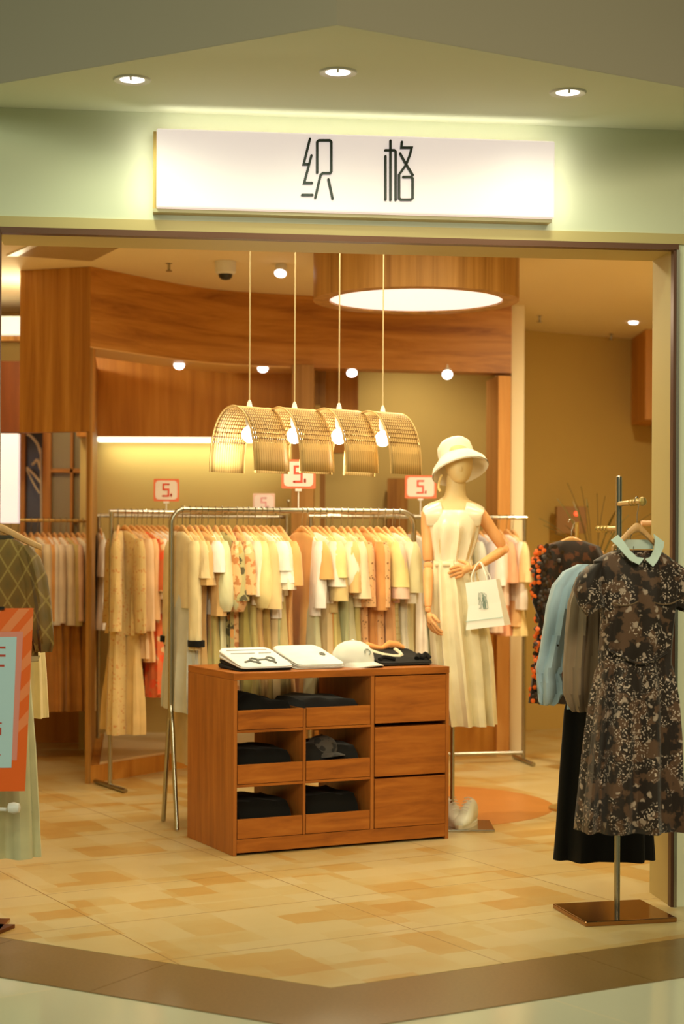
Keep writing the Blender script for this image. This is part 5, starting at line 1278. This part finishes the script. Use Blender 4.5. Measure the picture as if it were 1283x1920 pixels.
# plant
PYY = 10.6
pb = at(1118, 1060, PYY)
pl = empty('potted_plant', (pb.x, PYY, 0), 'tall spiky-leaved plant behind the right garment stand', 'plant')
bm = B(); lathe(bm, [(.12, 0), (.15, .2), (.16, .42), (.14, .42), (.13, .36)], 24, None, True, False); finish('pot', bm, mat('clay_pot', (170, 112, 60), .6), pl)
bm = B(); tube(bm, [(0, 0, .36), (.01, 0, .8), (0, 0, pb.z-.02)], .03, 10); finish('stem', bm, mat('plant_stem', (120, 90, 50), .8), pl)
rnd = random.Random(9)
tips = [(1064, 905), (1090, 912), (1045, 935), (1020, 985), (1012, 972), (1040, 1000), (1120, 925), (1135, 930), (1160, 950), (1180, 965), (1235, 955), (1210, 1000), (1075, 940), (1150, 985), (1100, 935), (1030, 1015), (1060, 985), (1225, 985)]
for (tx, ty) in tips:
    tip = at(tx, ty, PYY + rnd.uniform(-.2, .2)) - pl.location; s0_ = Vector((rnd.uniform(-.02, .02), rnd.uniform(-.02, .02), pb.z-.04)); mid_ = s0_.lerp(tip, .55) + Vector((0, 0, .05))
    path = smooth_path([s0_, mid_, tip], 5); rings = []
    for i, q in enumerate(path):
        t_ = i/(len(path)-1); w_ = .011*math.sin(PI*min(.97, t_*.9+.12))**.7; d_l = (path[min(i+1, len(path)-1)]-path[max(i-1, 0)]).normalized(); a, b = frame(d_l)
        rings.append([q+a*w_, q+b*.002, q-a*w_, q-b*.002])
    bm = B(); loft(bm, rings); finish('leaf', bm, mat('plant_leaf', (92, 80, 34), .5), pl)
p = at(1072, 975, 12.7)
wb = empty('wall_box', p, 'brown wooden box with a red indicator light behind the plant', 'box')
bm = B(); box(bm, (-.11, 0, -.1), (.11, .1, .1)); finish('case', bm, mat('box_brown', (150, 106, 48), .5), wb, False, .004)
bm = B(); lathe(bm, [(.016, 0), (.016, .006), (.008, .012)], 16, Matrix.Translation(at(1081, 963, 12.7)-p) @ Matrix.Rotation(PI/2, 4, 'X')); finish('indicator_light', bm, mat('red_led', (255, 90, 50), emit=(255, 70, 40), estr=3), wb)
p = at(1203, 981, 8.6); bm = B(); tube(bm, [(0, 0, 0), (.35, .05, 0)], .013, 10); o = tag(finish('wall_rail', bm, mat('pinkish_rail', (226, 180, 140), .4)), 'short pale horizontal rail beyond the dress collar at right', 'rail'); o.location = p
bm = B()
for i, z in enumerate((1620, 1632, 1640)):
    pass

# ------------------------------------------------------------------ foreground left: olive top, skirt, poster stand
LY = 6.12
ls = empty('garment_stand', (at(-40, 1000, 6.22).x, 6.22, 0), 'garment stand at the left edge carrying the olive patterned top', 'garment stand')
bm = B(); tube(bm, [(0, 0, .012), (0, 0, 1.56)], .0115, 12); finish('pole', bm, M_steel, ls)
bm = B(); tube(bm, [(0, 0, 1.535), (.04, -.16, 1.535)], .0095, 10); finish('arm', bm, M_brass, ls)
bm = B(); box(bm, (-.2, -.2, 0), (.10, .11, .014)); finish('base_plate', bm, mat('bronze_mirror', (150, 100, 66), .12, 1), ls, False, .003)
bz_ = zpl(28, 1735); 
fo = fabric((130, 98, 42), 'argyle', (158, 130, 66), (104, 86, 42), rough=.7)
o, o0 = front_garment('patterned_top', 'olive brown top with a diamond pattern and long sleeves at the left edge', 'top', LY, [(1008, -55, 22, .03, 0), (1014, -68, 34, .04, 0), (1022, -76, 46, .045, 0), (1045, -84, 62, .055, .002), (1100, -84, 64, .06, .005), (1180, -86, 66, .06, .008), (1240, -90, 68, .062, .010)], fo, cxp=-14)
sleeve_px(o, o0, LY, [(40, 1022, 26, .03), (54, 1045, 40, .05), (64, 1080, 44, .055), (72, 1130, 44, .055), (78, 1180, 42, .05), (82, 1205, 36, .045), (82, 1222, 28, .035)], fo)
bm = B(); q = at(60, 1236, LY) - o0; rings = [ring(q.z+.012, .03, .03, q.x, 0, 14, 0, 3, 0, 1), ring(q.z-.006, .028, .03, q.x-.008, 0, 14, 0, 3, 0, 1)]; loft(bm, rings); tag(finish('cuff', bm, fabric((214, 204, 160)), o), 'cream cuff')
bm = B(); R_ = []
for k in range(14):
    a = 2*PI*k/14; c = at(-14, 1010, LY)-o0; R_.append([c + Vector((.068*math.cos(a), .03*math.sin(a), .012)), c + Vector((.08*math.cos(a), .04*math.sin(a), -.012))])
R_.append(R_[0]); loft(bm, [[r_[j] for r_ in R_[:-1]] for j in range(2)], False, False); finish('neckband', bm, fabric((60, 50, 30)), o, solid=.004)
hanger(Vector((at(-14, 960, LY).x, LY, 1.535)), 0, 'wooden hanger carrying the olive patterned top at the left edge', None)
ivs = fabric((206, 204, 162), rough=.7)
o, o0 = front_garment('long_skirt', 'pale sage long skirt hanging at the left edge', 'skirt', 6.24, [(1215, -60, 45, .04, 0), (1240, -66, 52, .05, .006), (1400, -80, 62, .06, .014), (1520, -90, 68, .065, .016), (1606, -94, 72, .07, .018)], ivs, cxp=0, k=7)
tag(o, 'pale sage long skirt hanging at the left edge', 'skirt')
# cream garment just behind the top
o, o0 = front_garment('cream_shirt', 'cream shirt hanging behind the olive patterned top', 'shirt', 6.9, [(1060, 10, 60, .03, 0), (1100, 5, 72, .04, .003), (1250, 0, 84, .05, .008), (1345, -4, 88, .06, .012)], fabric((222, 198, 142)), cxp=40)

# poster stand
PY0 = 5.9
ps = empty('poster_stand', (at(-75, 1700, PY0).x, PY0+.06, 0), 'orange striped promotional poster on a stand at the left edge', 'poster')
pso = ps.location.copy()
def pp(x, y, off): 
    q = at(x, y, PY0); q.y -= off; return q - pso
def panel(name, pts, off, m, th=.001):
    bm = B(); extrude_poly(bm, [pp(x, y, off) for x, y in pts], Vector((0, -th, 0))); return finish(name, bm, m, ps, False)
M_or = mat('poster_orange', (244, 104, 16), .5); M_sa = mat('poster_salmon', (248, 140, 80), .5); M_pk = mat('poster_pink', (232, 146, 130), .5); M_bl = mat('poster_blue', (190, 222, 232), .5); M_rd = mat('poster_red', (190, 62, 40), .5)
panel('poster_board', [(-150, 1142), (63, 1140), (47, 1483), (-166, 1485)], 0, M_or, .004)
def rx(y): return 63 - 16*(y-1140)/343
bands = []
for y0 in (1180, 1243, 1300, 1356):
    w_ = 24; bands.append([(rx(y0-26), y0-26), (rx(y0), y0), (rx(y0+30)-26, y0+26), (rx(y0+6)-26, y0+6)])
for b__ in bands: panel('stripe', b__, .0043, M_sa, .0006)
panel('stripe', [(36, 1141), (57, 1141), (20, 1184), (0, 1184)], .0043, M_sa, .0006)
panel('stripe', [(-12, 1142), (6, 1142), (-30, 1184), (-48, 1184)], .0043, M_sa, .0006)
panel('inner_border', [(-140, 1186), (44, 1184), (32, 1425), (-150, 1427)], .005, M_pk, .0006)
panel('info_panel', [(-140, 1196), (32, 1194), (22, 1439), (-150, 1440)], .0058, M_bl, .0006)
for (x0_, x1__, y0_, y1__) in [(-20, 11, 1212, 1216), (-22, 11, 1227, 1231), (-22, 9, 1246, 1250), (-20, 4, 1354, 1357), (-10, 3, 1364, 1378), (-14, 2, 1414, 1416)]:
    panel('lettering', [(x0_, y0_), (x1__, y0_), (x1__, y1__), (x0_, y1__)], .0066, M_rd, .0005)
panel('clip', [(-40, 1137), (9, 1137), (9, 1143), (-40, 1143)], .006, M_dark, .008)
bm = B(); tube(bm, [(0, 0, .01), (0, 0, 1.15)], .011, 10); finish('pole', bm, M_steel, ps)
bm = B(); tube(bm, [pp(-75, 1518, -.05), pp(12, 1518, 0)], .006, 8); k2 = pp(26, 1515, 0); lathe(bm, [(.005, -.022), (.016, -.018), (.02, 0), (.016, .018), (.005, .022)], 14, Matrix.Translation(k2) @ Matrix.Rotation(PI/2, 4, 'Y')); finish('knob', bm, M_white, ps)
bm = B(); e1 = zpl(28, 1733, .014) - pso; bm_pts = [e1, Vector((e1.x-.06, e1.y-.17, e1.z)), Vector((e1.x-.5, e1.y-.15, e1.z)), Vector((e1.x-.45, e1.y+.02, e1.z))]
extrude_poly(bm, bm_pts, Vector((0, 0, -.013))); finish('base_plate', bm, mat('bronze_base', (110, 66, 44), .2, .8), ps, False)
